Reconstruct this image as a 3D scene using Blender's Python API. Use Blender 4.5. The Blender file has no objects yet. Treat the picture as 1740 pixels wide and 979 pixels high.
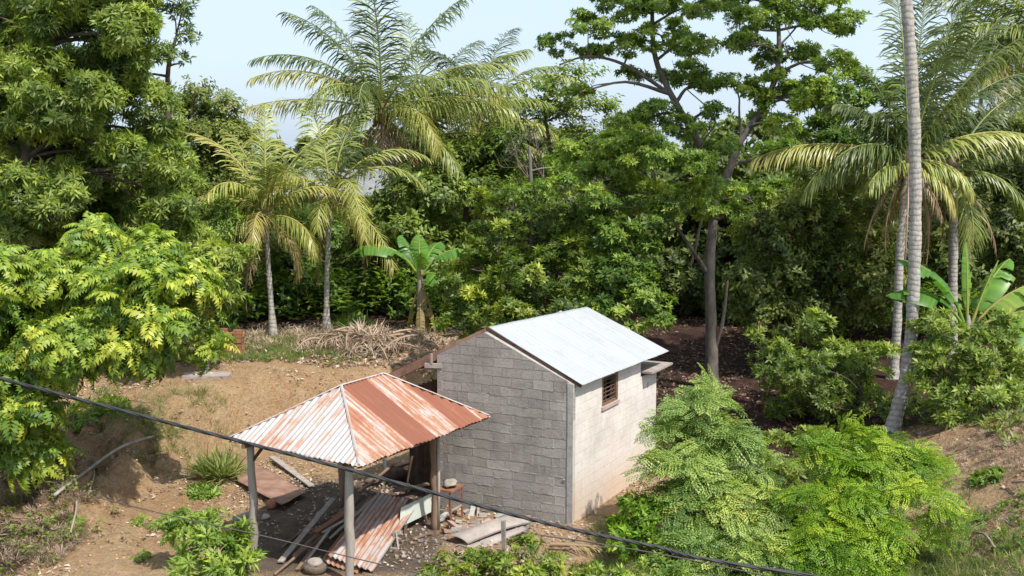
import bpy, math, random
import numpy as np
from math import sin, cos, pi, radians, sqrt

# ------------------------------------------------------------------ camera, world, sun, exposure
FPX, CAMH, PITCH = 1900.0, 7.4, radians(6.9)
S = bpy.context.scene
COL = S.collection
cam = bpy.data.cameras.new('camera')
cam.sensor_width = 36.0
cam.lens = 36.0 * FPX / 1740.0
cam.clip_start = 0.1
cam.clip_end = 3000
camo = bpy.data.objects.new('camera', cam)
COL.objects.link(camo)
camo.location = (0, 0, CAMH)
camo.rotation_euler = (pi / 2 - PITCH, 0, 0)
S.camera = camo

SUN_EL = radians(55)
SUN_DIR = np.array([0.68, -0.73, 0.0]); SUN_DIR /= np.linalg.norm(SUN_DIR)
SUN_AZ = math.atan2(SUN_DIR[1], SUN_DIR[0])
w = bpy.data.worlds.new('World')
S.world = w
w.use_nodes = True
nt = w.node_tree
nt.nodes.clear()
sky = nt.nodes.new('ShaderNodeTexSky')
sky.sky_type = 'NISHITA'
sky.sun_disc = False
sky.sun_elevation = SUN_EL
sky.sun_rotation = pi / 2 - SUN_AZ
sky.air_density = 1.0
sky.dust_density = 2.5
sky.ozone_density = 1.5
tc = nt.nodes.new('ShaderNodeTexCoord')
mp = nt.nodes.new('ShaderNodeMapping'); mp.inputs['Scale'].default_value = (1.0, 1.0, 3.0)
nz = nt.nodes.new('ShaderNodeTexNoise'); nz.inputs['Scale'].default_value = 2.2; nz.inputs['Detail'].default_value = 5
rp = nt.nodes.new('ShaderNodeValToRGB')
rp.color_ramp.elements[0].position = 0.30; rp.color_ramp.elements[0].color = (0.62, 0.62, 0.62, 1)
rp.color_ramp.elements[1].position = 0.75; rp.color_ramp.elements[1].color = (0.92, 0.92, 0.92, 1)
mx = nt.nodes.new('ShaderNodeMixRGB'); mx.inputs['Color2'].default_value = (4.0, 4.8, 5.85, 1)
bg = nt.nodes.new('ShaderNodeBackground'); bg.inputs['Strength'].default_value = 0.135
wo = nt.nodes.new('ShaderNodeOutputWorld')
nt.links.new(tc.outputs['Generated'], mp.inputs['Vector'])
nt.links.new(mp.outputs[0], nz.inputs['Vector'])
nt.links.new(nz.outputs['Fac'], rp.inputs[0])
nt.links.new(rp.outputs[0], mx.inputs['Fac'])
nt.links.new(sky.outputs[0], mx.inputs['Color1'])
nt.links.new(mx.outputs[0], bg.inputs['Color'])
nt.links.new(bg.outputs[0], wo.inputs['Surface'])

sl = bpy.data.lights.new('sun', 'SUN')
sl.energy = 4.0
sl.angle = radians(0.9)
sl.color = (1.0, 0.955, 0.88)
so = bpy.data.objects.new('sun', sl)
COL.objects.link(so)
_d = (SUN_DIR[0] * cos(SUN_EL), SUN_DIR[1] * cos(SUN_EL), sin(SUN_EL))
from mathutils import Vector
so.rotation_euler = Vector(_d).to_track_quat('Z', 'Y').to_euler()
so.location = (20, -10, 40)

S.view_settings.view_transform = 'Standard'
S.view_settings.look = 'None'
S.view_settings.exposure = 0.60
S.view_settings.gamma = 1.0
S.view_settings.use_curve_mapping = False
S.cycles.max_bounces = 6
S.cycles.transparent_max_bounces = 4
S.cycles.diffuse_bounces = 3
S.cycles.glossy_bounces = 2
S.cycles.transmission_bounces = 3
S.cycles.use_denoising = True

R = random.Random(7)
NR = np.random.default_rng(11)

# ------------------------------------------------------------------ pixel <-> world design aids
def ray(px, py):
    u = (px - 870) / FPX; v = (489.5 - py) / FPX
    return u, cos(PITCH) + v * sin(PITCH), -sin(PITCH) + v * cos(PITCH)
def at(px, py, Y):
    r = ray(px, py); k = Y / r[1]
    return np.array([r[0] * k, Y, CAMH + r[2] * k])
def gnd(px, py, z):
    r = ray(px, py); k = (z - CAMH) / r[2]
    return np.array([r[0] * k, r[1] * k, z])
def mpp(Y):
    return Y / FPX

# ------------------------------------------------------------------ noise
def _hash(ix, iy, iz, s):
    h = (ix.astype(np.int64) * 374761393 + iy.astype(np.int64) * 668265263 + iz.astype(np.int64) * 2147483647 + s * 974634777) & 0xffffffff
    h = ((h ^ (h >> 13)) * 1274126177) & 0xffffffff
    h = h ^ (h >> 16)
    return (h & 0xffff) / 65535.0
def vnoise(x, y, z=0.0, s=0):
    x = np.asarray(x, float); y = np.asarray(y, float); z = np.zeros_like(x) + z
    ix, iy, iz = np.floor(x), np.floor(y), np.floor(z)
    fx, fy, fz = x - ix, y - iy, z - iz
    fx = fx * fx * (3 - 2 * fx); fy = fy * fy * (3 - 2 * fy); fz = fz * fz * (3 - 2 * fz)
    r = 0
    for a in (0, 1):
        for b in (0, 1):
            for c in (0, 1):
                r = r + _hash(ix + a, iy + b, iz + c, s) * (fx if a else 1 - fx) * (fy if b else 1 - fy) * (fz if c else 1 - fz)
    return r
def fbm(x, y, o=4, s=0):
    r = 0; a = 0.5; t = 0
    for i in range(o):
        r = r + a * vnoise(x * 2 ** i, y * 2 ** i, 0, s + i); t += a; a *= 0.5
    return r / t
def ss(a, b, x):
    t = np.clip((np.asarray(x, float) - a) / (b - a), 0, 1)
    return t * t * (3 - 2 * t)

# ------------------------------------------------------------------ terrain height
def bank_terms(x, y):
    yc = 29.4 + (np.clip(x, -9, 0) + 7) * 0.47 + 0.7 * (fbm(x * 0.6, x * 0 + 3.3, 3, 5) - 0.5)
    y0 = yc - 1.5
    k = 1 - ss(-9.2, -6.8, x)
    y0 = y0 * (1 - k) + 19.0 * k
    t = ss(0, 1, (y - y0) / (yc - y0))
    return t, yc
def zt(x, y):
    x = np.asarray(x, float); y = np.asarray(y, float)
    t, yc = bank_terms(x, y)
    zl = t * (1.4 + 0.03 * np.clip(y - 29, 0, 10))
    zr = 0.5 * ss(26, 32, y) + 0.8 * ss(33, 42, y)
    wl = 1 - ss(-1.2, 2.2, x)
    z = zl * wl + zr * (1 - wl)
    z = z + 1.9 * ss(42, 62, y) + 1.6 * ss(62, 120, y)
    z = z + 1.7 * ss(7.2, 11.5, x) * (1 - 0.75 * ss(23.5, 29, y)) * ss(8, 15, y)
    z = z - 1.2 * (1 - ss(9, 17.5, y))
    pad = (1 - ss(2.6, 4.2, np.abs(x + 2.4))) * (1 - ss(4.6, 6.6, np.abs(y - 22.2)))
    pad = np.maximum(pad, (1 - ss(2.6, 3.6, np.abs(x - 1.2))) * (1 - ss(4.0, 5.0, np.abs(y - 24.2))))
    rough = 1 - 0.85 * pad
    edge = 4 * t * (1 - t) * wl
    far = 1 + 3 * ss(50, 120, y)
    z = z + rough * far * (0.24 * (fbm(x * 0.45, y * 0.45, 4, 21) - 0.5) + 0.07 * (fbm(x * 2.2, y * 2.2, 3, 31) - 0.5))
    z = z + edge * rough * 1.25 * (fbm(x * 1.3, y * 1.3, 4, 41) - 0.5)
    gl = np.abs(fbm(x * 1.5 + 0.35 * y, y * 0.45, 4, 51) - 0.5) * 2
    soilm = (1 - ss(-0.5, 1.5, x)) * ss(17, 19, y) * (1 - ss(31, 33, y))
    z = z - soilm * rough * 0.20 * (1 - ss(0.0, 0.16, gl)) * (0.35 + edge)
    z = z + soilm * rough * 0.10 * (np.abs(fbm(x * 3.1, y * 3.1, 3, 61) - 0.5) * 2 - 0.2)
    return z
def ztf(x, y):
    return float(zt(np.array([x]), np.array([y]))[0])
def on(px, py, n=12):
    """point of the ground seen at a pixel"""
    z = 0.3
    for _ in range(n):
        p = gnd(px, py, z); z = 0.5 * z + 0.5 * ztf(p[0], p[1])
    p = gnd(px, py, z); p[2] = ztf(p[0], p[1])
    return p

# ------------------------------------------------------------------ mesh helpers
def mesh_np(name, V, F, mat, parent=None, loc=None, smooth=False, tint=None, suv=None):
    V = np.asarray(V, dtype=np.float64)
    o = None
    if loc is not None: off = np.array(loc, float)
    elif parent is not None: off = np.array(parent['_w'], float)
    else: off = V.mean(axis=0); off[2] = V[:, 2].min()
    L = V - off
    me = bpy.data.meshes.new(name)
    if isinstance(F, np.ndarray):
        k = F.shape[1]; m = len(F)
        me.vertices.add(len(L)); me.vertices.foreach_set('co', L.ravel().astype(np.float32))
        me.loops.add(m * k); me.loops.foreach_set('vertex_index', F.ravel().astype(np.int32))
        me.polygons.add(m)
        me.polygons.foreach_set('loop_start', (np.arange(m) * k).astype(np.int32))
        me.polygons.foreach_set('loop_total', np.full(m, k, np.int32))
        me.update(calc_edges=True)
    else:
        me.from_pydata([tuple(p) for p in L], [], F)
        me.update()
    if smooth:
        me.polygons.foreach_set('use_smooth', np.ones(len(me.polygons), bool))
    if tint is not None:
        a = me.attributes.new('tint', 'FLOAT', 'FACE'); a.data.foreach_set('value', np.asarray(tint, np.float32))
    if suv is not None:
        a = me.attributes.new('suv', 'FLOAT_VECTOR', 'POINT'); a.data.foreach_set('vector', np.asarray(suv, np.float32).ravel())
    me.materials.append(mat)
    o = bpy.data.objects.new(name, me); COL.objects.link(o)
    if parent is not None:
        o.parent = parent
        if '_sub' in parent.keys() or True:
            o.location = (0, 0, 0) if loc is None else tuple(np.array(loc, float) - np.array(parent['_w'], float))
    else:
        o.location = tuple(off)
    o['_w'] = [float(v) for v in off]
    return o
def tag(o, label=None, cat=None, group=None, kind=None):
    if label: o['label'] = label
    if cat: o['category'] = cat
    if group: o['group'] = group
    if kind: o['kind'] = kind
    return o
def thing(name, loc, label, cat, group=None):
    o = bpy.data.objects.new(name, None); COL.objects.link(o)
    o.empty_display_size = 0.2
    o.location = tuple(float(v) for v in loc)
    o['_w'] = [float(v) for v in loc]
    return tag(o, label, cat, group)

class MB:
    def __init__(s): s.v = []; s.f = []; s.t = []
    def add(s, V, F, t=0.5):
        n = len(s.v); s.v += [tuple(map(float, p)) for p in V]
        s.f += [tuple(i + n for i in f) for f in F]; s.t += [t] * len(F)
    def hexa(s, p, t=0.5):
        """8 points: bottom 4 ccw, top 4"""
        s.add(p, [(3, 2, 1, 0), (4, 5, 6, 7), (0, 1, 5, 4), (1, 2, 6, 5), (2, 3, 7, 6), (3, 0, 4, 7)], t)
    def box(s, c, ax, ay, az, t=0.5, jit=0.0):
        """centre and three half-axis vectors"""
        c, ax, ay, az = map(lambda q: np.array(q, float), (c, ax, ay, az))
        p = []
        for k in (-1, 1):
            for i, j in ((-1, -1), (1, -1), (1, 1), (-1, 1)):
                q = c + i * ax + j * ay + k * az
                if jit: q = q + np.array([R.uniform(-jit, jit) for _ in range(3)])
                p.append(q)
        s.hexa(p, t)
    def beam(s, a, b, w_, h_, t=0.5, up=(0, 0, 1), jit=0.0):
        a = np.array(a, float); b = np.array(b, float); d = b - a; L = np.linalg.norm(d); d /= L
        u = np.array(up, float)
        if abs(np.dot(u, d)) > 0.95: u = np.array([0.3, 1, 0.0])
        x = np.cross(d, u); x /= np.linalg.norm(x); z = np.cross(x, d)
        s.box((a + b) / 2, x * w_ / 2, d * L / 2, z * h_ / 2, t, jit)
    def tube(s, pts, rad, n=10, t=0.5, wob=0.0, cap=True):
        V, F = tube_np(pts, rad, n, wob)
        s.add(V, [tuple(f) for f in F], t)
        if cap:
            m = len(V); k = len(s.v) - m
            s.f.append(tuple(k + m - n + i for i in range(n))); s.t.append(t)
            s.f.append(tuple(k + n - 1 - i for i in range(n))); s.t.append(t)
    def build(s, name, mat, parent=None, loc=None, smooth=False):
        return mesh_np(name, np.array(s.v), s.f, mat, parent, loc, smooth, s.t)

def tube_np(pts, rad, n=10, wob=0.0):
    P = np.array([np.array(p, float) for p in pts]); m = len(P)
    rad = np.full(m, rad) if np.isscalar(rad) else np.array(rad, float)
    T = np.gradient(P, axis=0); T /= np.linalg.norm(T, axis=1)[:, None] + 1e-9
    ref = np.array([0.31, 0.2, 0.93]) if abs(T[0][2]) < 0.8 else np.array([1.0, 0.1, 0])
    V = []; x = None
    for i in range(m):
        if x is None: x = np.cross(T[i], ref)
        x = x - np.dot(x, T[i]) * T[i]; x /= np.linalg.norm(x)
        y = np.cross(T[i], x)
        for k in range(n):
            a = 2 * pi * k / n
            r = rad[i] * (1 + wob * (R.random() - 0.5))
            V.append(P[i] + (x * cos(a) + y * sin(a)) * r)
    F = []
    for i in range(m - 1):
        for k in range(n):
            F.append((i * n + k, i * n + (k + 1) % n, (i + 1) * n + (k + 1) % n, (i + 1) * n + k))
    return np.array(V), np.array(F)
def spline(pts, k=6):
    P = [np.array(p, float) for p in pts]
    if len(P) < 3:
        return [P[0] + (P[-1] - P[0]) * i / k for i in range(k + 1)]
    Q = [2 * P[0] - P[1]] + P + [2 * P[-1] - P[-2]]
    out = []
    for i in range(1, len(Q) - 2):
        for j in range(k):
            t = j / k
            a, b, c, d = Q[i - 1], Q[i], Q[i + 1], Q[i + 2]
            out.append(0.5 * ((2 * b) + (c - a) * t + (2 * a - 5 * b + 4 * c - d) * t * t + (3 * b - a - 3 * c + d) * t ** 3))
    out.append(P[-1])
    return out

# ------------------------------------------------------------------ materials
def new_mat(name):
    m = bpy.data.materials.new(name); m.use_nodes = True
    m.node_tree.nodes.clear()
    return m, m.node_tree
def N(nt, t, **kw):
    n = nt.nodes.new(t)
    for k, v in kw.items():
        if k in n.inputs: n.inputs[k].default_value = v
        else: setattr(n, k, v)
    return n
def ramp(nt, fac, stops):
    r = nt.nodes.new('ShaderNodeValToRGB')
    e = r.color_ramp.elements
    while len(e) > 1: e.remove(e[-1])
    e[0].position = stops[0][0]; e[0].color = (*stops[0][1], 1)
    for p, c in stops[1:]:
        q = e.new(p); q.color = (*c, 1)
    nt.links.new(fac, r.inputs[0])
    return r.outputs[0]
def noise(nt, vec, scale, detail=5, rough=0.6, dist=0.0):
    n = N(nt, 'ShaderNodeTexNoise')
    n.inputs['Scale'].default_value = scale; n.inputs['Detail'].default_value = detail
    n.inputs['Roughness'].default_value = rough; n.inputs['Distortion'].default_value = dist
    if vec is not None: nt.links.new(vec, n.inputs['Vector'])
    return n.outputs['Fac']
def mixc(nt, fac, a, b, mode='MIX'):
    m = nt.nodes.new('ShaderNodeMixRGB'); m.blend_type = mode
    for inp, v in ((m.inputs['Fac'], fac), (m.inputs['Color1'], a), (m.inputs['Color2'], b)):
        if isinstance(v, (int, float)): inp.default_value = v
        elif isinstance(v, tuple): inp.default_value = (*v, 1)
        else: nt.links.new(v, inp)
    return m.outputs[0]
def mth(nt, op, a, b=None, clamp=False):
    m = nt.nodes.new('ShaderNodeMath'); m.operation = op; m.use_clamp = clamp
    for i, v in enumerate((a, b)):
        if v is None: continue
        if isinstance(v, (int, float)): m.inputs[i].default_value = v
        else: nt.links.new(v, m.inputs[i])
    return m.outputs[0]
def attr(nt, name, out='Fac'):
    a = nt.nodes.new('ShaderNodeAttribute'); a.attribute_name = name
    return a.outputs[out]
def gpos(nt):
    return nt.nodes.new('ShaderNodeNewGeometry').outputs['Position']
def objc(nt, sc=(1, 1, 1)):
    t = nt.nodes.new('ShaderNodeTexCoord'); m = nt.nodes.new('ShaderNodeMapping')
    m.inputs['Scale'].default_value = sc
    nt.links.new(t.outputs['Object'], m.inputs['Vector'])
    return m.outputs[0]
def finish(nt, col, rough=0.8, bump=None, bstr=0.4, bdist=0.02, metal=0.0, spec=0.3):
    p = nt.nodes.new('ShaderNodeBsdfPrincipled')
    if isinstance(col, tuple): p.inputs['Base Color'].default_value = (*col, 1)
    else: nt.links.new(col, p.inputs['Base Color'])
    for k, v in (('Roughness', rough), ('Metallic', metal)):
        if isinstance(v, (int, float)): p.inputs[k].default_value = v
        else: nt.links.new(v, p.inputs[k])
    p.inputs['Specular IOR Level'].default_value = spec
    if bump is not None:
        b = nt.nodes.new('ShaderNodeBump'); b.inputs['Strength'].default_value = bstr; b.inputs['Distance'].default_value = bdist
        nt.links.new(bump, b.inputs['Height']); nt.links.new(b.outputs[0], p.inputs['Normal'])
    o = nt.nodes.new('ShaderNodeOutputMaterial')
    nt.links.new(p.outputs[0], o.inputs['Surface'])
    return p
def mat_simple(name, c1, c2, scale=6, rough=0.8, bstr=0.4, bdist=0.01, stretch=(1, 1, 1), metal=0.0, tintmix=0.35, c3=None):
    m, nt = new_mat(name)
    v = objc(nt, stretch)
    n1 = noise(nt, v, scale, 6, 0.65)
    st = [(0.32, c1), (0.68, c2)] if c3 is None else [(0.3, c1), (0.5, c2), (0.7, c3)]
    col = ramp(nt, n1, st)
    t = attr(nt, 'tint')
    k = ramp(nt, t, [(0.0, (1 - tintmix,) * 3), (1.0, (1 + tintmix * 0.6,) * 3)])
    col = mixc(nt, 1.0, col, k, 'MULTIPLY')
    n2 = noise(nt, v, scale * 5, 4, 0.7)
    col = mixc(nt, mth(nt, 'MULTIPLY', n2, 0.35), col, tuple(x * 0.55 for x in c1))
    finish(nt, col, rough, n2, bstr, bdist, metal)
    return m
def mat_leaf(name, cols, trans=0.38, rough=0.45, var=0.3):
    """cols: dark old leaf, common leaf, young leaf, yellowed leaf"""
    m, nt = new_mat(name)
    t = attr(nt, 'tint')
    k = len(cols)
    c = ramp(nt, t, [(i / (k - 1), q) for i, q in enumerate(cols)])
    g = nt.nodes.new('ShaderNodeNewGeometry')
    rv = ramp(nt, g.outputs['Random Per Island'], [(0, (1 - var,) * 3), (1, (1 + var * 0.5,) * 3)])
    c = mixc(nt, 1.0, c, rv, 'MULTIPLY')
    p = nt.nodes.new('ShaderNodeBsdfPrincipled')
    nt.links.new(c, p.inputs['Base Color']); p.inputs['Roughness'].default_value = rough
    p.inputs['Specular IOR Level'].default_value = 0.35
    tr = nt.nodes.new('ShaderNodeBsdfTranslucent')
    tcx = mixc(nt, 1.0, c, (1.25, 1.35, 0.55), 'MULTIPLY')
    nt.links.new(tcx, tr.inputs['Color'])
    ms = nt.nodes.new('ShaderNodeMixShader'); ms.inputs[0].default_value = trans
    nt.links.new(p.outputs[0], ms.inputs[1]); nt.links.new(tr.outputs[0], ms.inputs[2])
    o = nt.nodes.new('ShaderNodeOutputMaterial'); nt.links.new(ms.outputs[0], o.inputs['Surface'])
    return m
M = {}
# greens
M['lf_dark'] = mat_leaf('leaf_dark', [(.085, .13, .035), (.155, .22, .05), (.25, .33, .07), (.42, .49, .10)])
M['lf_glir'] = mat_leaf('leaf_bright', [(.09, .17, .03), (.19, .30, .045), (.34, .44, .055), (.56, .58, .09)], trans=0.38)
M['lf_mango'] = mat_leaf('leaf_olive', [(.085, .12, .035), (.15, .20, .05), (.24, .29, .075), (.36, .36, .10)])
M['lf_mid'] = mat_leaf('leaf_mid', [(.075, .14, .03), (.145, .24, .045), (.245, .355, .06), (.40, .49, .08)])
M['lf_yell'] = mat_leaf('leaf_yellow_green', [(.07, .12, .025), (.15, .22, .04), (.27, .34, .05), (.44, .48, .07)])
M['lf_feather'] = mat_leaf('leaf_feathery', [(.13, .22, .06), (.23, .34, .09), (.36, .47, .13), (.52, .57, .15)], trans=0.42)
M['lf_lime'] = mat_leaf('leaf_lime', [(.09, .19, .02), (.20, .34, .03), (.32, .46, .04), (.52, .58, .07)], trans=0.42)
M['lf_far'] = mat_leaf('leaf_far', [(.08, .11, .045), (.13, .17, .065), (.20, .24, .09), (.28, .28, .12)])
M['lf_grass'] = mat_leaf('leaf_grass', [(.08, .13, .03), (.15, .22, .05), (.26, .30, .08), (.42, .38, .17)])
M['lf_dead'] = mat_leaf('leaf_dead', [(.10, .06, .04), (.24, .16, .11), (.40, .29, .21), (.58, .47, .36)], trans=0.1, rough=0.7)
M['palm'] = mat_leaf('palm_leaf', [(.045, .07, .028), (.095, .135, .045), (.32, .37, .085), (.46, .40, .12), (.36, .25, .16)], trans=0.25, rough=0.38)
M['banana'] = mat_leaf('banana_leaf', [(.05, .13, .025), (.10, .24, .04), (.20, .38, .06), (.45, .45, .12), (.38, .28, .16)], trans=0.4, rough=0.35)
M['bark'] = mat_simple('bark_brown', (.10, .075, .055), (.27, .22, .17), 7, 0.9, 0.8, 0.03, (1, 1, .35))
M['bark_pale'] = mat_simple('bark_pale', (.20, .18, .15), (.42, .39, .34), 6, 0.9, 0.6, 0.02, (1, 1, .4))
M['twig'] = mat_simple('bark_twig', (.22, .17, .13), (.40, .33, .26), 8, 0.9)
# palm bark with rings
m, nt = new_mat('bark_palm')
v = objc(nt)
sep = nt.nodes.new('ShaderNodeSeparateXYZ'); nt.links.new(v, sep.inputs[0])
nn = noise(nt, v, 1.6, 4, 0.6)
ph = mth(nt, 'ADD', mth(nt, 'MULTIPLY', sep.outputs['Z'], 46.0), mth(nt, 'MULTIPLY', nn, 17.0))
ring = mth(nt, 'POWER', mth(nt, 'ABSOLUTE', mth(nt, 'SINE', mth(nt, 'MULTIPLY', ph, 0.5))), 0.45)
n2 = noise(nt, objc(nt, (6, 6, 1.5)), 4, 6, 0.7)
base = ramp(nt, n2, [(0.3, (.25, .225, .20)), (0.5, (.40, .37, .335)), (0.72, (.55, .52, .48))])
col = mixc(nt, ring, (.20, .175, .15), base)
col = mixc(nt, ramp(nt, noise(nt, objc(nt, (2, 2, 1)), 2.3, 6, .75), [(.52, (0, 0, 0)), (.66, (.7,) * 3)]), col, (.20, .165, .135))
col = mixc(nt, ramp(nt, noise(nt, objc(nt, (2, 2, 1.3)), 5.1, 6, .75), [(.58, (0, 0, 0)), (.68, (.6,) * 3)]), col, (.58, .57, .53))
hh = mth(nt, 'ADD', ring, mth(nt, 'MULTIPLY', n2, 0.6))
finish(nt, col, 0.85, hh, 0.45, 0.02)
M['bark_palm'] = m
# soil
m, nt = new_mat('soil')
v = gpos(nt)
n1 = noise(nt, v, 0.35, 6, 0.62)
n2 = noise(nt, v, 2.6, 7, 0.68)
n3 = noise(nt, v, 14.0, 6, 0.75)
n4 = noise(nt, v, 45.0, 4, 0.7)
soil = ramp(nt, mth(nt, 'ADD', mth(nt, 'MULTIPLY', n1, 0.55), mth(nt, 'MULTIPLY', n2, 0.45)),
            [(0.30, (.36, .20, .10)), (0.42, (.50, .315, .165)), (0.54, (.57, .395, .225)), (0.70, (.64, .49, .33))])
soil = mixc(nt, ramp(nt, n3, [(0.45, (0, 0, 0)), (0.72, (.75,) * 3)]), soil, (.23, .115, .06))
soil = mixc(nt, ramp(nt, n4, [(0.56, (0, 0, 0)), (0.70, (.6,) * 3)]), soil, (.62, .50, .38))
n5 = noise(nt, v, 3.4, 9, 0.75, 1.6)
soil = mixc(nt, ramp(nt, n5, [(0.53, (0, 0, 0)), (0.66, (.45,) * 3)]), soil, (.30, .165, .085))
soil = mixc(nt, ramp(nt, n5, [(0.30, (.55,) * 3), (0.42, (0, 0, 0))]), soil, (.60, .47, .31))
dirt = ramp(nt, n2, [(0.3, (.04, .022, .017)), (0.55, (.08, .043, .032)), (0.75, (.15, .09, .065))])  # reddish brown forest floor, darkened further to paint in the shade of trees
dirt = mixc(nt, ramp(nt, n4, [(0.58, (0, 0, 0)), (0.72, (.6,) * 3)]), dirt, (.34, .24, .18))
grs = ramp(nt, n3, [(0.3, (.10, .12, .035)), (0.6, (.20, .22, .07)), (0.8, (.36, .32, .15))])
pad = ramp(nt, n2, [(0.3, (.12, .09, .068)), (0.55, (.20, .152, .115)), (0.8, (.31, .25, .195))])  # brown shed floor with the shade under the roof put into its colour
sp = nt.nodes.new('ShaderNodeSeparateXYZ'); a = nt.nodes.new('ShaderNodeAttribute'); a.attribute_name = 'suv'
nt.links.new(a.outputs['Vector'], sp.inputs[0])
def edge(fac, k=2.4):
    q = mth(nt, 'ADD', fac, mth(nt, 'MULTIPLY', mth(nt, 'SUBTRACT', n3, 0.5), 1.1))
    q = mth(nt, 'ADD', q, mth(nt, 'MULTIPLY', mth(nt, 'SUBTRACT', n2, 0.5), 1.1))
    return mth(nt, 'ADD', mth(nt, 'MULTIPLY', mth(nt, 'SUBTRACT', q, 0.5), k), 0.5, True)
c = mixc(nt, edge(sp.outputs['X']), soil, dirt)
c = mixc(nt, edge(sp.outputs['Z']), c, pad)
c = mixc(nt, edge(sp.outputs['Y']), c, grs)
hb = mth(nt, 'ADD', mth(nt, 'SUBTRACT', mth(nt, 'MULTIPLY', n3, 1.0), mth(nt, 'MULTIPLY', n5, 1.5)), mth(nt, 'MULTIPLY', n4, 0.5))
finish(nt, c, 0.95, hb, 1.0, 0.10, spec=0.15)
M['soil'] = m
# concrete blocks
def mat_block(name, c1, c2, c3):
    m, nt = new_mat(name)
    v = objc(nt)
    n1 = noise(nt, v, 1.3, 5, 0.6); n2 = noise(nt, v, 22, 6, 0.75)
    c = ramp(nt, attr(nt, 'tint'), [(0, c1), (0.5, c2), (0.86, c3), (1, (.44, .41, .385))])
    st = ramp(nt, n1, [(0.3, (.72, .70, .68)), (0.65, (1.12, 1.1, 1.08))])
    c = mixc(nt, 1.0, c, st, 'MULTIPLY')
    c = mixc(nt, ramp(nt, n2, [(0.5, (0, 0, 0)), (0.8, (.7,) * 3)]), c, (.10, .09, .085))
    streak = noise(nt, objc(nt, (5, 5, .5)), 1.6, 4, 0.6)
    c = mixc(nt, ramp(nt, streak, [(0.52, (0, 0, 0)), (0.75, (.4,) * 3)]), c, (.42, .39, .36))
    finish(nt, c, 0.92, n2, 0.8, 0.02, spec=0.2)
    return m
M['block'] = mat_block('concrete_block', (.275, .252, .23), (.335, .308, .283), (.395, .368, .34))
M['mortar'] = mat_simple('mortar', (.33, .31, .29), (.52, .49, .465), 9, 0.95, 0.7, 0.02)
# plaster wall
m, nt = new_mat('plaster')
v = objc(nt); wp = gpos(nt)
sz = nt.nodes.new('ShaderNodeSeparateXYZ'); nt.links.new(wp, sz.inputs[0])
n1 = noise(nt, v, 1.1, 6, 0.65); n2 = noise(nt, v, 7, 6, 0.7); n3 = noise(nt, v, 40, 4, 0.7)
c = ramp(nt, n1, [(0.3, (.53, .475, .43)), (0.5, (.64, .585, .54)), (0.7, (.72, .68, .63))])
c = mixc(nt, ramp(nt, n2, [(0.5, (0, 0, 0)), (0.75, (.55,) * 3)]), c, (.43, .385, .34))
splash = mth(nt, 'ADD', mth(nt, 'MULTIPLY', mth(nt, 'SUBTRACT', 0.95, sz.outputs['Z']), 0.9), mth(nt, 'MULTIPLY', mth(nt, 'SUBTRACT', n1, 0.5), 2.2), True)
c = mixc(nt, mth(nt, 'MULTIPLY', splash, 0.75), c, (.52, .36, .24))
br = N(nt, 'ShaderNodeTexBrick'); br.inputs['Scale'].default_value = 1.0
br.inputs['Brick Width'].default_value = 0.4; br.inputs['Row Height'].default_value = 0.2; br.inputs['Mortar Size'].default_value = 0.008; br.inputs['Mortar Smooth'].default_value = 1.0
nt.links.new(attr(nt, 'suv', 'Vector'), br.inputs['Vector'])
c = mixc(nt, mth(nt, 'MULTIPLY', br.outputs['Fac'], 0.16), c, (.36, .32, .28))
hb = mth(nt, 'SUBTRACT', mth(nt, 'ADD', mth(nt, 'MULTIPLY', n2, 0.6), mth(nt, 'MULTIPLY', n3, 0.3)), mth(nt, 'MULTIPLY', br.outputs['Fac'], 0.25))
finish(nt, c, 0.93, hb, 0.7, 0.02, spec=0.2)
M['plaster'] = m
# rusty corrugated iron, suv.x = metres along the eave, suv.y = metres down the slope, suv.z = rust share of that sheet
m, nt = new_mat('rusty_iron')
sv = attr(nt, 'suv', 'Vector')
mpn = nt.nodes.new('ShaderNodeMapping'); mpn.inputs['Scale'].default_value = (7.5, 0.55, 0.0); nt.links.new(sv, mpn.inputs['Vector'])
mp2 = nt.nodes.new('ShaderNodeMapping'); mp2.inputs['Scale'].default_value = (1.2, 0.8, 0.0); nt.links.new(sv, mp2.inputs['Vector'])
s1 = noise(nt, mpn.outputs[0], 1.6, 5, 0.65, 0.3)
s2 = noise(nt, mp2.outputs[0], 1.8, 7, 0.7, 0.6)
s3 = noise(nt, objc(nt), 30, 5, 0.7)
sx = nt.nodes.new('ShaderNodeSeparateXYZ'); nt.links.new(sv, sx.inputs[0])
f = mth(nt, 'ADD', mth(nt, 'MULTIPLY', s1, 0.78), mth(nt, 'MULTIPLY', s2, 0.50))
f = mth(nt, 'ADD', f, mth(nt, 'SUBTRACT', sx.outputs['Z'], 0.56))
f = mth(nt, 'ADD', f, mth(nt, 'MULTIPLY', mth(nt, 'SUBTRACT', s3, 0.5), 0.18))
fr = mth(nt, 'ABSOLUTE', mth(nt, 'SUBTRACT', mth(nt, 'FRACT', mth(nt, 'ADD', mth(nt, 'DIVIDE', sx.outputs['X'], 0.76), 0.5)), 0.5))
f = mth(nt, 'SUBTRACT', f, mth(nt, 'MULTIPLY', mth(nt, 'SUBTRACT', 1.0, mth(nt, 'DIVIDE', fr, 0.05), True), 0.16))
c = ramp(nt, f, [(0.34, (.47, .45, .435)), (0.46, (.42, .375, .355)), (0.53, (.40, .29, .24)), (0.60, (.33, .16, .095)), (0.76, (.26, .10, .055)), (0.92, (.21, .08, .05))])
rg = ramp(nt, f, [(0.4, (.5,) * 3), (0.6, (.85,) * 3)])
mt = ramp(nt, f, [(0.42, (.25,) * 3), (0.55, (0,) * 3)])
finish(nt, c, rg, s3, 0.25, 0.01, metal=mt)
M['rust'] = m
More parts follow.
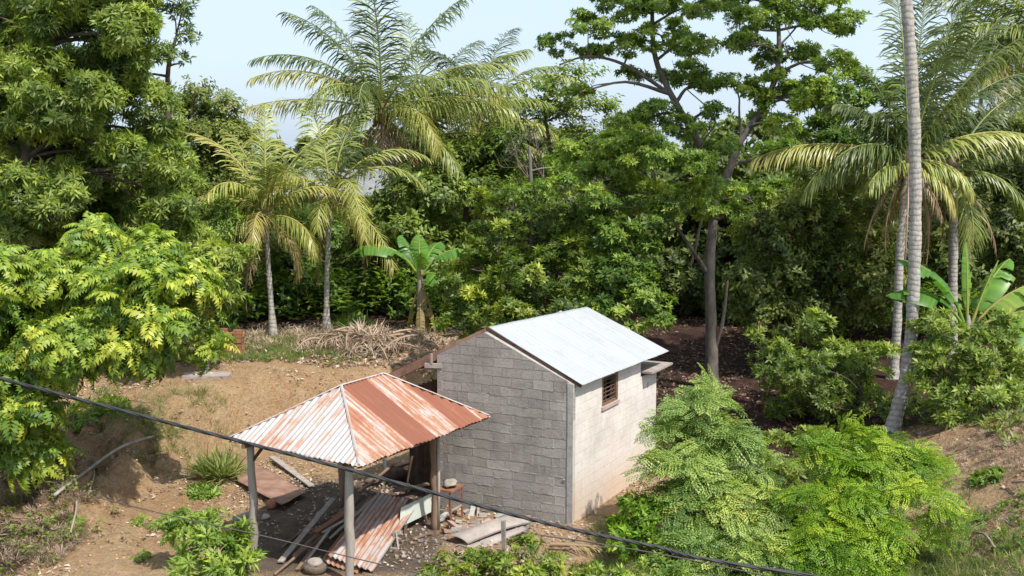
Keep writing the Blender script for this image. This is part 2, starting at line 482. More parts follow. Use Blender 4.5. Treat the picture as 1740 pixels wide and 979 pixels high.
# white sheet roof
m, nt = new_mat('white_sheet')
v = objc(nt)
n1 = noise(nt, v, 0.9, 5, 0.6); n2 = noise(nt, v, 9, 6, 0.7)
c = ramp(nt, n1, [(0.3, (.385, .40, .412)), (0.7, (.43, .445, .455))])
c = mixc(nt, ramp(nt, n2, [(0.58, (0, 0, 0)), (0.8, (.3,) * 3)]), c, (.30, .30, .30))
sxx = nt.nodes.new('ShaderNodeSeparateXYZ'); nt.links.new(attr(nt, 'suv', 'Vector'), sxx.inputs[0])
lap = mth(nt, 'LESS_THAN', mth(nt, 'FRACT', mth(nt, 'DIVIDE', sxx.outputs['X'], 0.8)), 0.03)
c = mixc(nt, mth(nt, 'MULTIPLY', lap, 0.30), c, (.22, .22, .22))
stn = noise(nt, objc(nt, (1, 1, 1)), 2.6, 7, 0.75, 1.0)
c = mixc(nt, ramp(nt, stn, [(0.54, (0, 0, 0)), (0.68, (.3,) * 3)]), c, (.27, .245, .22))
finish(nt, c, 0.5, n2, 0.1, 0.005, metal=0.1)
M['white_sheet'] = m
M['brown_sheet'] = mat_simple('brown_sheet', (.16, .08, .055), (.30, .17, .12), 2.5, 0.75, 0.3, 0.01, c3=(.42, .27, .19))
M['grey_wood'] = mat_simple('weathered_wood', (.25, .21, .18), (.45, .40, .35), 5, 0.9, 0.6, 0.01, (1, 1, .15))
M['brown_wood'] = mat_simple('brown_wood', (.14, .085, .055), (.30, .20, .13), 5, 0.85, 0.6, 0.01, (1, 1, .3))
M['red_wood'] = mat_simple('red_wood', (.22, .09, .055), (.36, .17, .10), 5, 0.8, 0.4, 0.01)
M['dark_wood'] = mat_simple('dark_wood', (.05, .03, .022), (.13, .075, .05), 6, 0.85)
M['white_board'] = mat_simple('white_board', (.50, .55, .48), (.64, .68, .61), 3, 0.6, 0.15, 0.004, tintmix=0.1)
M['pale_sheet'] = mat_simple('fibre_cement', (.30, .25, .22), (.48, .42, .38), 3, 0.85, 0.4, 0.01)
M['stone'] = mat_simple('stone', (.24, .20, .17), (.42, .37, .33), 5, 0.9, 0.7, 0.02)
M['brick'] = mat_simple('brick', (.25, .10, .055), (.44, .22, .12), 5, 0.9, 0.6, 0.01)
M['concrete'] = mat_simple('concrete', (.33, .31, .28), (.50, .48, .44), 5, 0.9, 0.5, 0.01)
M['cable'] = mat_simple('cable_rubber', (.035, .035, .038), (.075, .075, .08), 8, 0.55, 0.2, 0.003)
M['wire'] = mat_simple('wire', (.10, .08, .07), (.16, .13, .12), 8, 0.6)
M['wall_pink'] = mat_simple('wall_pink', (.36, .24, .20), (.50, .36, .31), 2, 0.9)
M['roof_grey'] = mat_simple('roof_grey', (.20, .20, .205), (.30, .30, .31), 2, 0.7)
M['glass_dark'] = mat_simple('window_dark', (.02, .02, .022), (.04, .04, .045), 2, 0.15)
M['bark_mid'] = mat_simple('bark_grey', (.13, .105, .085), (.33, .29, .25), 7, 0.9, 0.8, 0.03, (1, 1, .35))
M['mortar_pale'] = mat_simple('mortar_pale', (.36, .345, .33), (.50, .48, .46), 9, 0.95, 0.5, 0.01)
M['sill'] = mat_simple('sill_pink', (.42, .30, .25), (.55, .43, .38), 6, 0.9, 0.5, 0.01)
M['brick_dusty'] = mat_simple('brick_dusty', (.30, .18, .14), (.46, .33, .27), 5, .95, .6, .01)
M['coconut'] = mat_simple('coconut', (.18, .17, .05), (.38, .28, .08), 6, 0.5)
M['fibre'] = mat_simple('palm_fibre', (.16, .11, .08), (.34, .26, .19), 9, 0.95)
M['iron'] = mat_simple('rusty_bar', (.10, .06, .045), (.20, .12, .09), 9, 0.8)
M['sack'] = mat_simple('sack_cloth', (.30, .27, .21), (.46, .42, .34), 9, 0.9)
M['wicker'] = mat_simple('wicker', (.13, .10, .075), (.28, .22, .17), 14, 0.9, 0.9, 0.02, (1, 1, 3))

# ------------------------------------------------------------------ ground (one sheet to the horizon)
def axis(lo, hi, step, far_lo, far_hi):
    a = list(np.arange(lo, hi + 1e-6, step))
    s = step; x = hi; up = []
    while x < far_hi: s *= 1.22; x += s; up.append(x)
    s = step; x = lo; dn = []
    while x > far_lo: s *= 1.22; x -= s; dn.append(x)
    return np.array(dn[::-1] + a + up)
gx = axis(-15, 15, 0.12, -900, 900); gy = axis(15, 40, 0.12, -200, 1500)
GX, GY = np.meshgrid(gx, gy)
GZ = zt(GX, GY)
nx, ny = len(gx), len(gy)
V = np.stack([GX.ravel(), GY.ravel(), GZ.ravel()], 1)
ii = np.arange(nx * ny).reshape(ny, nx)
F = np.stack([ii[:-1, :-1].ravel(), ii[:-1, 1:].ravel(), ii[1:, 1:].ravel(), ii[1:, :-1].ravel()], 1)
X_, Y_ = V[:, 0], V[:, 1]
shady_humus = ss(2.6, 4.6, X_ + 0.12 * (Y_ - 25)) * ss(22, 25.5, Y_) * (1 - 0.85 * ss(8, 9.5, X_) * (1 - ss(26, 29, Y_)))
shady_humus = np.maximum(shady_humus, ss(34.6, 36.5, Y_ + 0.1 * X_))
shady_humus = np.maximum(shady_humus, 0.85 * (1 - ss(-9.2, -8.0, X_)) * (1 - ss(21.0, 22.5, Y_)))
shady_humus = np.maximum(shady_humus, 0.42 * ss(8.6, 9.6, X_) * ss(19.5, 21, Y_) * (1 - ss(24, 26, Y_)))
grass = (ss(31.0, 32.4, Y_) * (1 - ss(34.0, 36.0, Y_)) * (1 - ss(-4.6, -3.0, X_))) * 0.8
grass = np.maximum(grass, 0.55 * np.exp(-((X_ + 8.8) / 1.6) ** 2 - ((Y_ - 26.3) / 1.2) ** 2))
grass = np.maximum(grass, 0.7 * ss(2.0, 3.2, X_) * (1 - ss(20, 23, Y_)) * (1 - ss(8, 9, X_)))
grass = np.maximum(grass, 0.6 * (1 - ss(17, 18.4, Y_)))
pad_shade = (1 - ss(1.5, 2.5, np.abs(X_ + 3.3))) * (1 - ss(2.3, 3.6, np.abs(Y_ - 21.9))) * 0.9  # where the painted shade of the shed floor goes
ground = mesh_np('ground', V, F, M['soil'], None, (0, 0, 0), True, None, np.stack([shady_humus, grass, pad_shade], 1))
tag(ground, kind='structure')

# ------------------------------------------------------------------ leaf clump prototypes
def leafquad(base, d, up, L, W, fold=0.25):
    d = d / np.linalg.norm(d); s = np.cross(d, up); s /= np.linalg.norm(s) + 1e-9; n = np.cross(s, d)
    m_ = base + d * L * 0.45
    return [base, m_ + s * W / 2 + n * W * fold, base + d * L - n * L * 0.08, m_ - s * W / 2 + n * W * fold]
def proto_pinnate(rng, nleaf=3, L=0.55, pairs=7, ll=0.14, lw=0.062, droop=1.1, lift=0.7):
    V = []
    for k in range(nleaf):
        a = 2 * pi * (k + rng.random()) / nleaf
        el = lift * (0.5 + rng.random() * 0.8)
        h = np.array([cos(a), sin(a), 0.0])
        p = np.zeros(3); step = L / (pairs + 1)
        for i in range(pairs + 1):
            e = el - droop * (i / pairs) ** 1.1
            d = h * cos(e) + np.array([0, 0, sin(e)])
            p = p + d * step
            side = np.array([-h[1], h[0], 0])
            up = np.cross(side, d) * -1
            if up[2] < 0: up = -up
            sc = (0.75 + 0.5 * sin(pi * (i + 0.8) / (pairs + 1)))
            for sgn in (-1, 1):
                ld = side * sgn * 0.85 + d * 0.45 + np.array([0, 0, -0.28 - 0.25 * rng.random()])
                V += leafquad(p, ld, up, ll * sc, lw * sc)
            if i == pairs:
                V += leafquad(p, d, up, ll * sc * 1.1, lw * sc)
    return np.array(V)
def proto_rosette(rng, n=8, L=0.2, W=0.065, spread=1.15, jit=0.35):
    V = []
    for k in range(n):
        a = 2 * pi * (k + rng.random() * 0.6) / n
        e = pi / 2 - spread * (0.45 + 0.75 * rng.random())
        d = np.array([cos(a) * cos(e), sin(a) * cos(e), sin(e)]) + (rng.random(3) - 0.5) * jit
        b = d * 0.02 + np.array([0, 0, 0.04 * rng.random()])
        V += leafquad(b, d, np.array([0.05, 0.02, 1.0]), L * (0.7 + 0.5 * rng.random()), W)
    return np.array(V)
def proto_twig(rng, n=10, L=0.11, W=0.055, T=0.35):
    V = []
    ax = np.array([0.6, 0, 0.8])
    for k in range(n):
        p = ax * T * k / n + (rng.random(3) - 0.5) * 0.07
        a = k * 2.4 + rng.random()
        d = np.array([cos(a), sin(a), 0.1]) + (rng.random(3) - 0.5) * 0.6
        V += leafquad(p, d, np.array([0, 0.1, 1.0]), L * (0.7 + 0.6 * rng.random()), W)
    return np.array(V)
def proto_feather(rng, nleaf=2, L=0.5, pin=8, pl=0.16, droop=0.8):
    """fine twice divided leaves"""
    V = []
    for k in range(nleaf):
        a = 2 * pi * (k + rng.random()) / nleaf
        el = 0.35 + rng.random() * 0.4
        h = np.array([cos(a), sin(a), 0.0]); side = np.array([-h[1], h[0], 0])
        p = np.zeros(3)
        for i in range(pin):
            e = el - droop * i / pin
            d = h * cos(e) + np.array([0, 0, sin(e)])
            p = p + d * L / pin
            sc = sin(pi * (i + 1.2) / (pin + 1.6)) * 0.8 + 0.3
            for sgn in (-1, 1):
                q = p.copy(); pd = side * sgn * 0.9 + d * 0.5 + np.array([0, 0, -0.15 - .2 * rng.random()]); pd /= np.linalg.norm(pd)
                for j in range(3):
                    q = q + pd * pl * sc / 3
                    for s2 in (-1, 1):
                        ld = d * s2 * 0.8 + pd * 0.4 + (rng.random(3) - .5) * .25
                        V += leafquad(q, ld, np.array([0, 0, 1.0]), 0.058, 0.026, 0.1)
    return np.array(V)
rg = np.random.default_rng(3)
PR = {
    'pinnate': [proto_pinnate(rg) for _ in range(6)],
    'pinnate_big': [proto_pinnate(rg, 3, 0.62, 7, 0.17, 0.075, 1.3, 0.8) for _ in range(6)],
    'pinnate_small': [proto_pinnate(rg, 3, 0.42, 7, 0.10, 0.045, 1.0, 0.6) for _ in range(6)],
    'rosette': [proto_rosette(rg) for _ in range(6)],
    'rosette_narrow': [proto_rosette(rg, 9, 0.26, 0.06, 1.5) for _ in range(6)],
    'rosette_flat': [proto_rosette(rg, 9, 0.24, 0.09, 1.5, 0.2) for _ in range(6)],
    'twig': [proto_twig(rg) for _ in range(6)],
    'twig_big': [proto_twig(rg, 12, 0.17, 0.085, 0.5) for _ in range(6)],
    'far': [proto_rosette(rg, 7, 0.34, 0.17, 1.4) for _ in range(6)],
    'feather': [proto_feather(rg) for _ in range(5)],
    'blade': [proto_rosette(rg, 9, 0.38, 0.022, 0.9, 0.3) for _ in range(6)],
    'blade_wide': [proto_rosette(rg, 7, 0.42, 0.045, 1.0, 0.3) for _ in range(6)],
}
def scatter(kind, P, Nrm, scale, tint, rng, tj=0.12):
    """P (n,3) clump places; returns verts, quads, tint per quad"""
    n = len(P)
    if n == 0: return np.zeros((0, 3)), np.zeros((0, 4), int), np.zeros(0)
    Z = Nrm / (np.linalg.norm(Nrm, axis=1)[:, None] + 1e-9)
    rnd = rng.normal(size=(n, 3))
    Xa = rnd - (rnd * Z).sum(1)[:, None] * Z; Xa /= np.linalg.norm(Xa, axis=1)[:, None]
    Ya = np.cross(Z, Xa)
    which = rng.integers(0, len(PR[kind]), n)
    Vs, Ts = [], []
    for k, pv in enumerate(PR[kind]):
        idx = np.where(which == k)[0]
        if len(idx) == 0: continue
        B = np.stack([Xa[idx], Ya[idx], Z[idx]], 1) * scale[idx][:, None, None]
        W = np.einsum('vk,nkj->nvj', pv, B) + P[idx][:, None, :]
        Vs.append(W.reshape(-1, 3))
        nq = len(pv) // 4
        Ts.append(np.repeat(tint[idx], nq))
    V = np.concatenate(Vs); T = np.concatenate(Ts)
    T = np.clip(T + rng.normal(size=len(T)) * tj, 0, 1)
    F = np.arange(len(V)).reshape(-1, 4)
    return V, F, T
def fill_lobes(lobes, dens, rng, sub=9, gap=0.0, subr=0.45, flatsub=0.7):
    """lobes: (centre, (rx, ry, rz)). Returns clump places and outward directions, clustered in sub-lobes"""
    P, O, TT = [], [], []
    for c, r in lobes:
        c = np.array(c); r = np.array(r, float)
        area = 4 * pi * ((r[0] * r[1]) ** 1.6 / 3 + (r[0] * r[2]) ** 1.6 / 3 + (r[1] * r[2]) ** 1.6 / 3) ** (1 / 1.6)
        n = int(area * dens)
        k = max(4, int(sub * (0.7 + 0.6 * rng.random())))
        d = rng.normal(size=(k, 3)); d /= np.linalg.norm(d, axis=1)[:, None]
        d[:, 2] = d[:, 2] * 0.9 + 0.12
        sc = d * r * (0.50 + 0.35 * rng.random((k, 1)))
        sr = subr * (0.65 + 0.65 * rng.random(k))
        wsel = sr ** 2; wsel /= wsel.sum()
        j = rng.choice(k, n, p=wsel)
        q = rng.normal(size=(n, 3)); q /= np.linalg.norm(q, axis=1)[:, None]
        rr = (0.45 + 0.55 * rng.random((n, 1)) ** 0.6)
        loc = sc[j] + q * rr * sr[j][:, None] * r * np.array([1, 1, flatsub])
        st = rng.normal(size=k) * 0.5
        P.append(c + loc)
        out = loc / r
        out = 0.5 * q + 0.6 * out / (np.linalg.norm(out, axis=1)[:, None] + 1e-6)
        O.append(out); TT.append(st[j])
    P = np.concatenate(P); O = np.concatenate(O); TT = np.concatenate(TT)
    if gap > 0:
        g = vnoise(P[:, 0] * 0.9, P[:, 1] * 0.9, P[:, 2] * 1.3, 77)
        keep = g > gap
        P, O, TT = P[keep], O[keep], TT[keep]
    return P, O, TT
def L(px, py, rpx, Y, flat=0.8, deep=1.0):
    """one lobe of a crown, from where it is seen"""
    c = at(px, py, Y); r = rpx * mpp(Y)
    return (c, (r, r * deep, r * flat))

def region(n, ells, rmin, rmax, Y0, Y1, seed, fmin=.7, fmax=.95):
    """many unequal lobes spread through a crown seen as a union of ellipses (px, py, rx, ry)"""
    g = np.random.default_rng(seed); wt = np.array([q[2] * q[3] for q in ells], float); wt /= wt.sum(); out = []
    for _ in range(n):
        q = ells[g.choice(len(ells), p=wt)]; a = g.random() * 2 * pi; d = sqrt(g.random())
        r = g.uniform(rmin, rmax)
        out.append(L(q[0] + cos(a) * d * max(5, q[2] - r * .6), q[1] + sin(a) * d * max(5, q[3] - r * .6), r, g.uniform(Y0, Y1), g.uniform(fmin, fmax)))
    return out
def tree(name, label, cat, trunk, r0, r1, lobes, kind, mat, dens=26, size=1.0, tint=0.4, tspread=0.13, up=0.7, bark='bark',
         group=None, sub=9, gap=0.0, seed=1, limbs=True, limb_r=0.35, extra=(), twigs=3, crown='crown', subr=0.45, sides=9, flatsub=0.7, stem='trunk'):
    rng = np.random.default_rng(seed)
    tp = [np.array(p, float) for p in trunk]
    base = tp[0].copy(); base[2] = ztf(base[0], base[1]) - 0.06
    tp[0] = base
    root = thing(name, base, label, cat, group)
    path = spline(tp, 6)
    m_ = len(path)
    rad = [r0 * (1 + 0.45 * math.exp(-i / 1.5)) * (1 - i / (m_ - 1)) + r1 * (i / (m_ - 1)) for i in range(m_)]
    Vs, Fs = [], []; off = 0
    def addt(pts, r, n):
        nonlocal off
        v_, f_ = tube_np(pts, r, n, 0.16); Vs.append(v_); Fs.append(f_ + off); off += len(v_)
    addt(path, rad, sides)
    A = np.array(path)
    AR = np.array(rad)
    nm = m_
    for br, ra, rb in extra:
        q = spline(br, 5); addt(q, np.linspace(ra, rb, len(q)), 7)
        if ra > 0.05: A = np.concatenate([A, np.array(q)]); AR = np.concatenate([AR, np.linspace(ra, rb, len(q))])
    if limbs:
        for c, r in lobes:
            c = np.array(c)
            dd = np.linalg.norm(A - c, axis=1) + (A[:, 2] > c[2]) * 2.0
            dd[: max(1, m_ // 4)] += 3
            i = int(np.argmin(dd))
            a = A[i]; ln = np.linalg.norm(c - a)
            if ln < 0.25: continue
            mid = (a + c) / 2 + rng.normal(size=3) * 0.08 * ln + np.array([0, 0, 0.06 * ln])
            rr = min(AR[i] * 0.7, limb_r * r0 + 0.015 * ln)
            lp = spline([a, mid, c + np.array([0, 0, -0.15 * r[2]])], 4)
            addt(lp, np.linspace(rr, rr * 0.35, len(lp)), 6)
            for _ in range(twigs):
                s_ = lp[rng.integers(3, len(lp))]
                e_ = c + rng.normal(size=3) * np.array(r) * 0.42
                q = spline([s_, (s_ + e_) / 2 + rng.normal(size=3) * 0.1, e_], 3)
                addt(q, np.linspace(rr * 0.35, rr * 0.1, len(q)), 4)
    mesh_np(stem, np.concatenate(Vs), np.concatenate(Fs), M[bark], root, smooth=True)
    if lobes:
        P, O, TT = fill_lobes(lobes, dens, rng, sub, gap, subr, flatsub)
        nrm = O + np.array([0, 0, up]) + rng.normal(size=P.shape) * .22
        V, F, T = scatter(kind, P, nrm, size * (0.75 + 0.5 * rng.random(len(P))), tint + TT * tspread * 2 + rng.normal(size=len(P)) * tspread * 0.6, rng)
        mesh_np(crown, V, F, M[mat], root, tint=T)
    return root

# ------------------------------------------------------------------ palm fronds
def frond(start, az, el, L_, bend, ll=0.95, n=84, tint=0.4, rng=None, hang=0.35, ragged=0.0, lw=0.05, tip=0.0):
    p = np.array(start, float); h = np.array([cos(az), sin(az), 0.0]); side = np.array([-h[1], h[0], 0.0])
    V, F, T = [], [], []
    pts = []; ds = []; liftk = 0.3 + rng.random(); hk = hang * (0.7 + 0.7 * rng.random()); sw = (rng.random() - .5) * .5
    for i in range(n + 1):
        f = i / n
        h = np.array([cos(az + sw * f), sin(az + sw * f), 0.0])
        e = el - bend * f ** 1.35
        d = h * cos(e) + np.array([0, 0, sin(e)])
        pts.append(p.copy()); ds.append(d); p = p + d * L_ / n
    rv, rf = tube_np(pts[::4] + ([pts[-1]] if n % 4 else []), np.linspace(0.045, 0.008, len(pts[::4]) + (1 if n % 4 else 0)), 5)
    V += [tuple(q) for q in rv]; F += [tuple(q) for q in rf]; T += [min(1, tint + 0.25)] * len(rf)
    for i in range(5, n + 1):
        f = i / n
        if ragged and rng.random() < ragged: continue
        ln = ll * (sin(pi * min(1, f * 0.80 + 0.16)) ** 0.5) * (0.75 + 0.35 * rng.random())
        d = ds[i]; up = np.cross(d, side); up = up if up[2] > 0 or abs(up[2]) < 0.2 else -up
        for sgn in (-1, 1):
            l1 = side * sgn * 0.80 + d * (0.55 + 0.65 * f) + up * (0.22 * (1 - f) * liftk) + rng.normal(size=3) * 0.15
            l1 /= np.linalg.norm(l1)
            wv = d * lw * 0.5
            b0 = pts[i]
            hang = hk * (0.6 + 0.8 * rng.random()); b1 = b0 + l1 * ln * 0.42 + np.array([0, 0, -hang * 0.16 * ln])
            l2 = l1 + np.array([0, 0, -hang * (0.9 + 0.8 * rng.random())]); l2 /= np.linalg.norm(l2)
            b2 = b1 + l2 * ln * 0.36
            l3 = l2 + np.array([0, 0, -hang * 1.0]); l3 /= np.linalg.norm(l3)
            b3 = b2 + l3 * ln * 0.26
            k = len(V)
            V += [b0 - wv * 0.6, b0 + wv * 0.6, b1 + wv, b1 - wv, b2 + wv * 0.75, b2 - wv * 0.75, b3 + wv * 0.12, b3 - wv * 0.12]
            F += [(k, k + 1, k + 2, k + 3), (k + 3, k + 2, k + 4, k + 5), (k + 5, k + 4, k + 6, k + 7)]
            t = tint + rng.normal() * 0.06 + tip * f
            T += [t, t + 0.02, t + 0.05]
    return np.array([tuple(q) for q in V]), np.array(F), np.clip(np.array(T), 0, 1)
def palm(label, trunk, r0, r1, fronds, rnd=10, Lr=(3.2, 4.0), seed=1, tint=0.3, dead=4, nuts=8, group='coconut palms', ll=0.98, bendr=(1.0, 1.7), elr=(1.35, -0.45), n=84, bark='bark_palm', ragged=0.06):
    rng = np.random.default_rng(seed)
    tp = [np.array(p, float) for p in trunk]
    tp[0][2] = ztf(tp[0][0], tp[0][1]) - 0.08
    root = thing('coconut_palm', tp[0], label, 'palm tree', group)
    path = spline(tp, 10); m_ = len(path)
    rad = [r1 + (r0 - r1) * (1 - i / (m_ - 1)) ** 0.8 + 0.10 * math.exp(-i / 2.0) for i in range(m_)]
    # slight swelling rings
    pp = []; rr = []
    for i in range(m_ - 1):
        for k in range(3):
            pp.append(path[i] + (path[i + 1] - path[i]) * k / 3); rr.append((rad[i] + (rad[i + 1] - rad[i]) * k / 3) * (1 + 0.09 * (R.random() - 0.5) + .05 * sin(i * 1.3 + seed)))
    pp.append(path[-1]); rr.append(rad[-1])
    v_, f_ = tube_np(pp, rr, 14, 0.03)
    mesh_np('trunk', v_, f_, M[bark], root, smooth=True)
    top = path[-1]
    # fibrous crown shaft
    b = MB(); b.tube([top + np.array([0, 0, z]) for z in (-0.45, -0.15, 0.15, 0.45, 0.7)], [r1 * 0.95, r1 * 1.7, r1 * 1.8, r1 * 1.1, 0.03], 10, 0.5, 0.25)
    b.build('crown_shaft', M['fibre'], root, smooth=True)
    specs = [(a, e, l, bd, t_) for a, e, l, bd, t_ in fronds]
    for i in range(rnd):
        f = i / max(1, rnd - 1)
        e = elr[0] + (elr[1] - elr[0]) * f ** 0.8 + rng.normal() * 0.08
        specs.append((math.degrees(i * 2.399 + seed), math.degrees(e), Lr[0] + (Lr[1] - Lr[0]) * rng.random(), bendr[0] + (bendr[1] - bendr[0]) * rng.random(), tint + 0.12 * rng.normal() + 0.18 * max(0, f - 0.6)))
    for a, e, l, bd, t_ in specs:
        aa = radians(a)
        st = top + np.array([cos(aa) * r1 * 0.8, sin(aa) * r1 * 0.8, 0.25 * sin(radians(max(-20, e)))])
        V, F, T = frond(st, aa, radians(e), l, bd, ll * (0.85 + .3 * rng.random()), n, t_ + .05 * rng.normal(), rng, 0.40 + 0.5 * (1 - max(0, sin(radians(e)))) + 0.15 * rng.random(), ragged, tip=0.12 if t_ > 0.4 else 0.05)
        mesh_np('frond', V, F, M['palm'], root, tint=T)
    for i in range(dead):
        a = rng.random() * 2 * pi
        st = top + np.array([cos(a) * r1, sin(a) * r1, -0.2])
        V, F, T = frond(st, a, -0.7 - 0.5 * rng.random(), 1.6 + 1.4 * rng.random(), 0.6, 0.45, 34, 0.95, rng, 0.9, 0.35, 0.035)
        o = mesh_np('dry_frond', V, F, M['palm'], root, tint=T)
        o['label'] = 'dry brown frond hanging down along the trunk'
    for i in range(nuts):
        a = rng.random() * 2 * pi; b = MB()
        c = top + np.array([cos(a) * (r1 + 0.12), sin(a) * (r1 + 0.12), -0.15 - 0.3 * rng.random()])
        b.tube([c + np.array([0, 0, z]) for z in (-0.14, -0.11, 0, 0.1, 0.13)], [0.02, 0.09, 0.12, 0.08, 0.02], 8)
        b.build('coconut', M['coconut'], root, smooth=True)
    return root

# ------------------------------------------------------------------ banana leaves
def banana_leaf(start, az, el, L_, bend, W=0.5, rng=None, tint=0.35, tear=0.25, twist=0.0, petiole=0.25):
    n = 34
    h = np.array([cos(az), sin(az), 0.0]); side0 = np.array([-h[1], h[0], 0.0])
    p = np.array(start, float); pts = []; ds = []
    for i in range(n + 1):
        f = i / n; e = el - bend * f ** 1.5
        d = h * cos(e) + np.array([0, 0, sin(e)])
        pts.append(p.copy()); ds.append(d); p = p + d * L_ / n
    rv, rf = tube_np(pts, np.linspace(0.045, 0.008, n + 1), 6)
    V = [tuple(q) for q in rv]; F = [tuple(q) for q in rf]; T = [min(1, tint + 0.3)] * len(rf)
    i0 = int(n * petiole)
    for sgn in (-1, 1):
        fold = 0.25; prev = None
        for i in range(i0, n):
            f = (i - i0) / (n - i0); f2 = (i + 1 - i0) / (n - i0)
            w1 = W * sin(pi * min(1, 0.08 + f * 0.92)) ** 0.55 if f > 0 else W * 0.3
            w2 = W * sin(pi * min(1, 0.08 + f2 * 0.92)) ** 0.55 if f2 < 1 else 0.02
            if rng.random() < tear: fold = 0.25 - 0.75 * rng.random(); prev = None
            sd = side0 * cos(twist) + np.array([0, 0, sin(twist)])
            def row(i_, w_):
                d = ds[i_]; up = np.cross(d, sd); up = up if up[2] >= 0 else -up
                a_ = sd * sgn + d * 0.18; a_ /= np.linalg.norm(a_)
                q0 = pts[i_]; q1 = q0 + (a_ * 0.95 + up * fold) * w_ * 0.5; q2 = q1 + (a_ * 0.8 + up * (fold - 0.7)) * w_ * 0.5
                return q0, q1, q2
            r1_ = prev if prev is not None else row(i, w1)
            r2_ = row(i + 1, w2); prev = r2_
            k = len(V); V += list(r1_) + list(r2_)
            F += [(k, k + 1, k + 4, k + 3), (k + 1, k + 2, k + 5, k + 4)]
            t = tint + rng.normal() * 0.03; T += [t, t]
    return np.array([tuple(q) for q in V]), np.array(F), np.clip(np.array(T), 0, 1)
def banana(label, base, H_, leaves, seed=1, dead=6, group='banana plants'):
    rng = np.random.default_rng(seed)
    base = np.array(base, float); base[2] = ztf(base[0], base[1]) - 0.05
    root = thing('banana_plant', base, label, 'banana plant', group)
    b = MB(); b.tube([base + np.array([0.02 * sin(z * 3), 0, z * H_]) for z in (0, .2, .4, .6, .8, 1.0, 1.12)], [0.15, 0.14, 0.13, 0.12, 0.10, 0.08, 0.03], 12, 0.5, 0.06)
    b.build('stem', M['bark_pale'], root, smooth=True)
    top = base + np.array([0, 0, H_])
    for a, e, l, bd, t_, W in leaves:
        V, F, T = banana_leaf(top + np.array([cos(radians(a)) * .05, sin(radians(a)) * .05, -0.1]), radians(a), radians(e), l, bd, W, rng, t_)
        mesh_np('leaf', V, F, M['banana'], root, tint=T, smooth=False)
    for i in range(dead):
        a = rng.random() * 2 * pi
        V, F, T = banana_leaf(top + np.array([cos(a) * .08, sin(a) * .08, -0.1 - 0.3 * rng.random() * H_]), a, -1.0 - 0.3 * rng.random(), H_ * (0.5 + .3 * rng.random()), 0.45, 0.16, rng, 0.95, 0.5)
        o = mesh_np('dead_leaf', V, F, M['banana'], root, tint=T); o['label'] = 'shrivelled brown leaf hanging against the stem'
    return root
# ------------------------------------------------------------------ block hut
A0 = np.array([1.20, 21.66, 0.0]); DW = np.array([-0.907, 0.421, 0.0]); DS = np.array([0.471, 0.882, 0.0])
DW /= np.linalg.norm(DW); DS /= np.linalg.norm(DS)
UP = np.array([0, 0, 1.0])
WL, SL_, SE = 3.04, 3.60, 4.62
def clip_poly(poly, a, b, c):
    """keep a*x + b*y <= c"""
    out = []
    for i in range(len(poly)):
        p, q = poly[i], poly[(i + 1) % len(poly)]
        dp, dq = a * p[0] + b * p[1] - c, a * q[0] + b * q[1] - c
        if dp <= 0: out.append(p)
        if (dp < 0 < dq) or (dq < 0 < dp):
            t = dp / (dp - dq); out.append((p[0] + t * (q[0] - p[0]), p[1] + t * (q[1] - p[1])))
    return out
def prism(mb, poly, org, du, dn, n0, n1, t=0.5):
    """poly in (along du, z) extruded along dn from n0 to n1"""
    k = len(poly)
    if k < 3: return
    P = [org + du * u + UP * z + dn * n0 for u, z in poly] + [org + du * u + UP * z + dn * n1 for u, z in poly]
    F = [tuple(range(k)), tuple(range(2 * k - 1, k - 1, -1))] + [(i, i + k, (i + 1) % k + k, (i + 1) % k) for i in range(k)]
    mb.add(P, F, t)
hut = thing('block_hut', A0 + DW * 1.5 + DS * 2.2, 'small grey concrete block hut with a white sheet roof', 'hut')
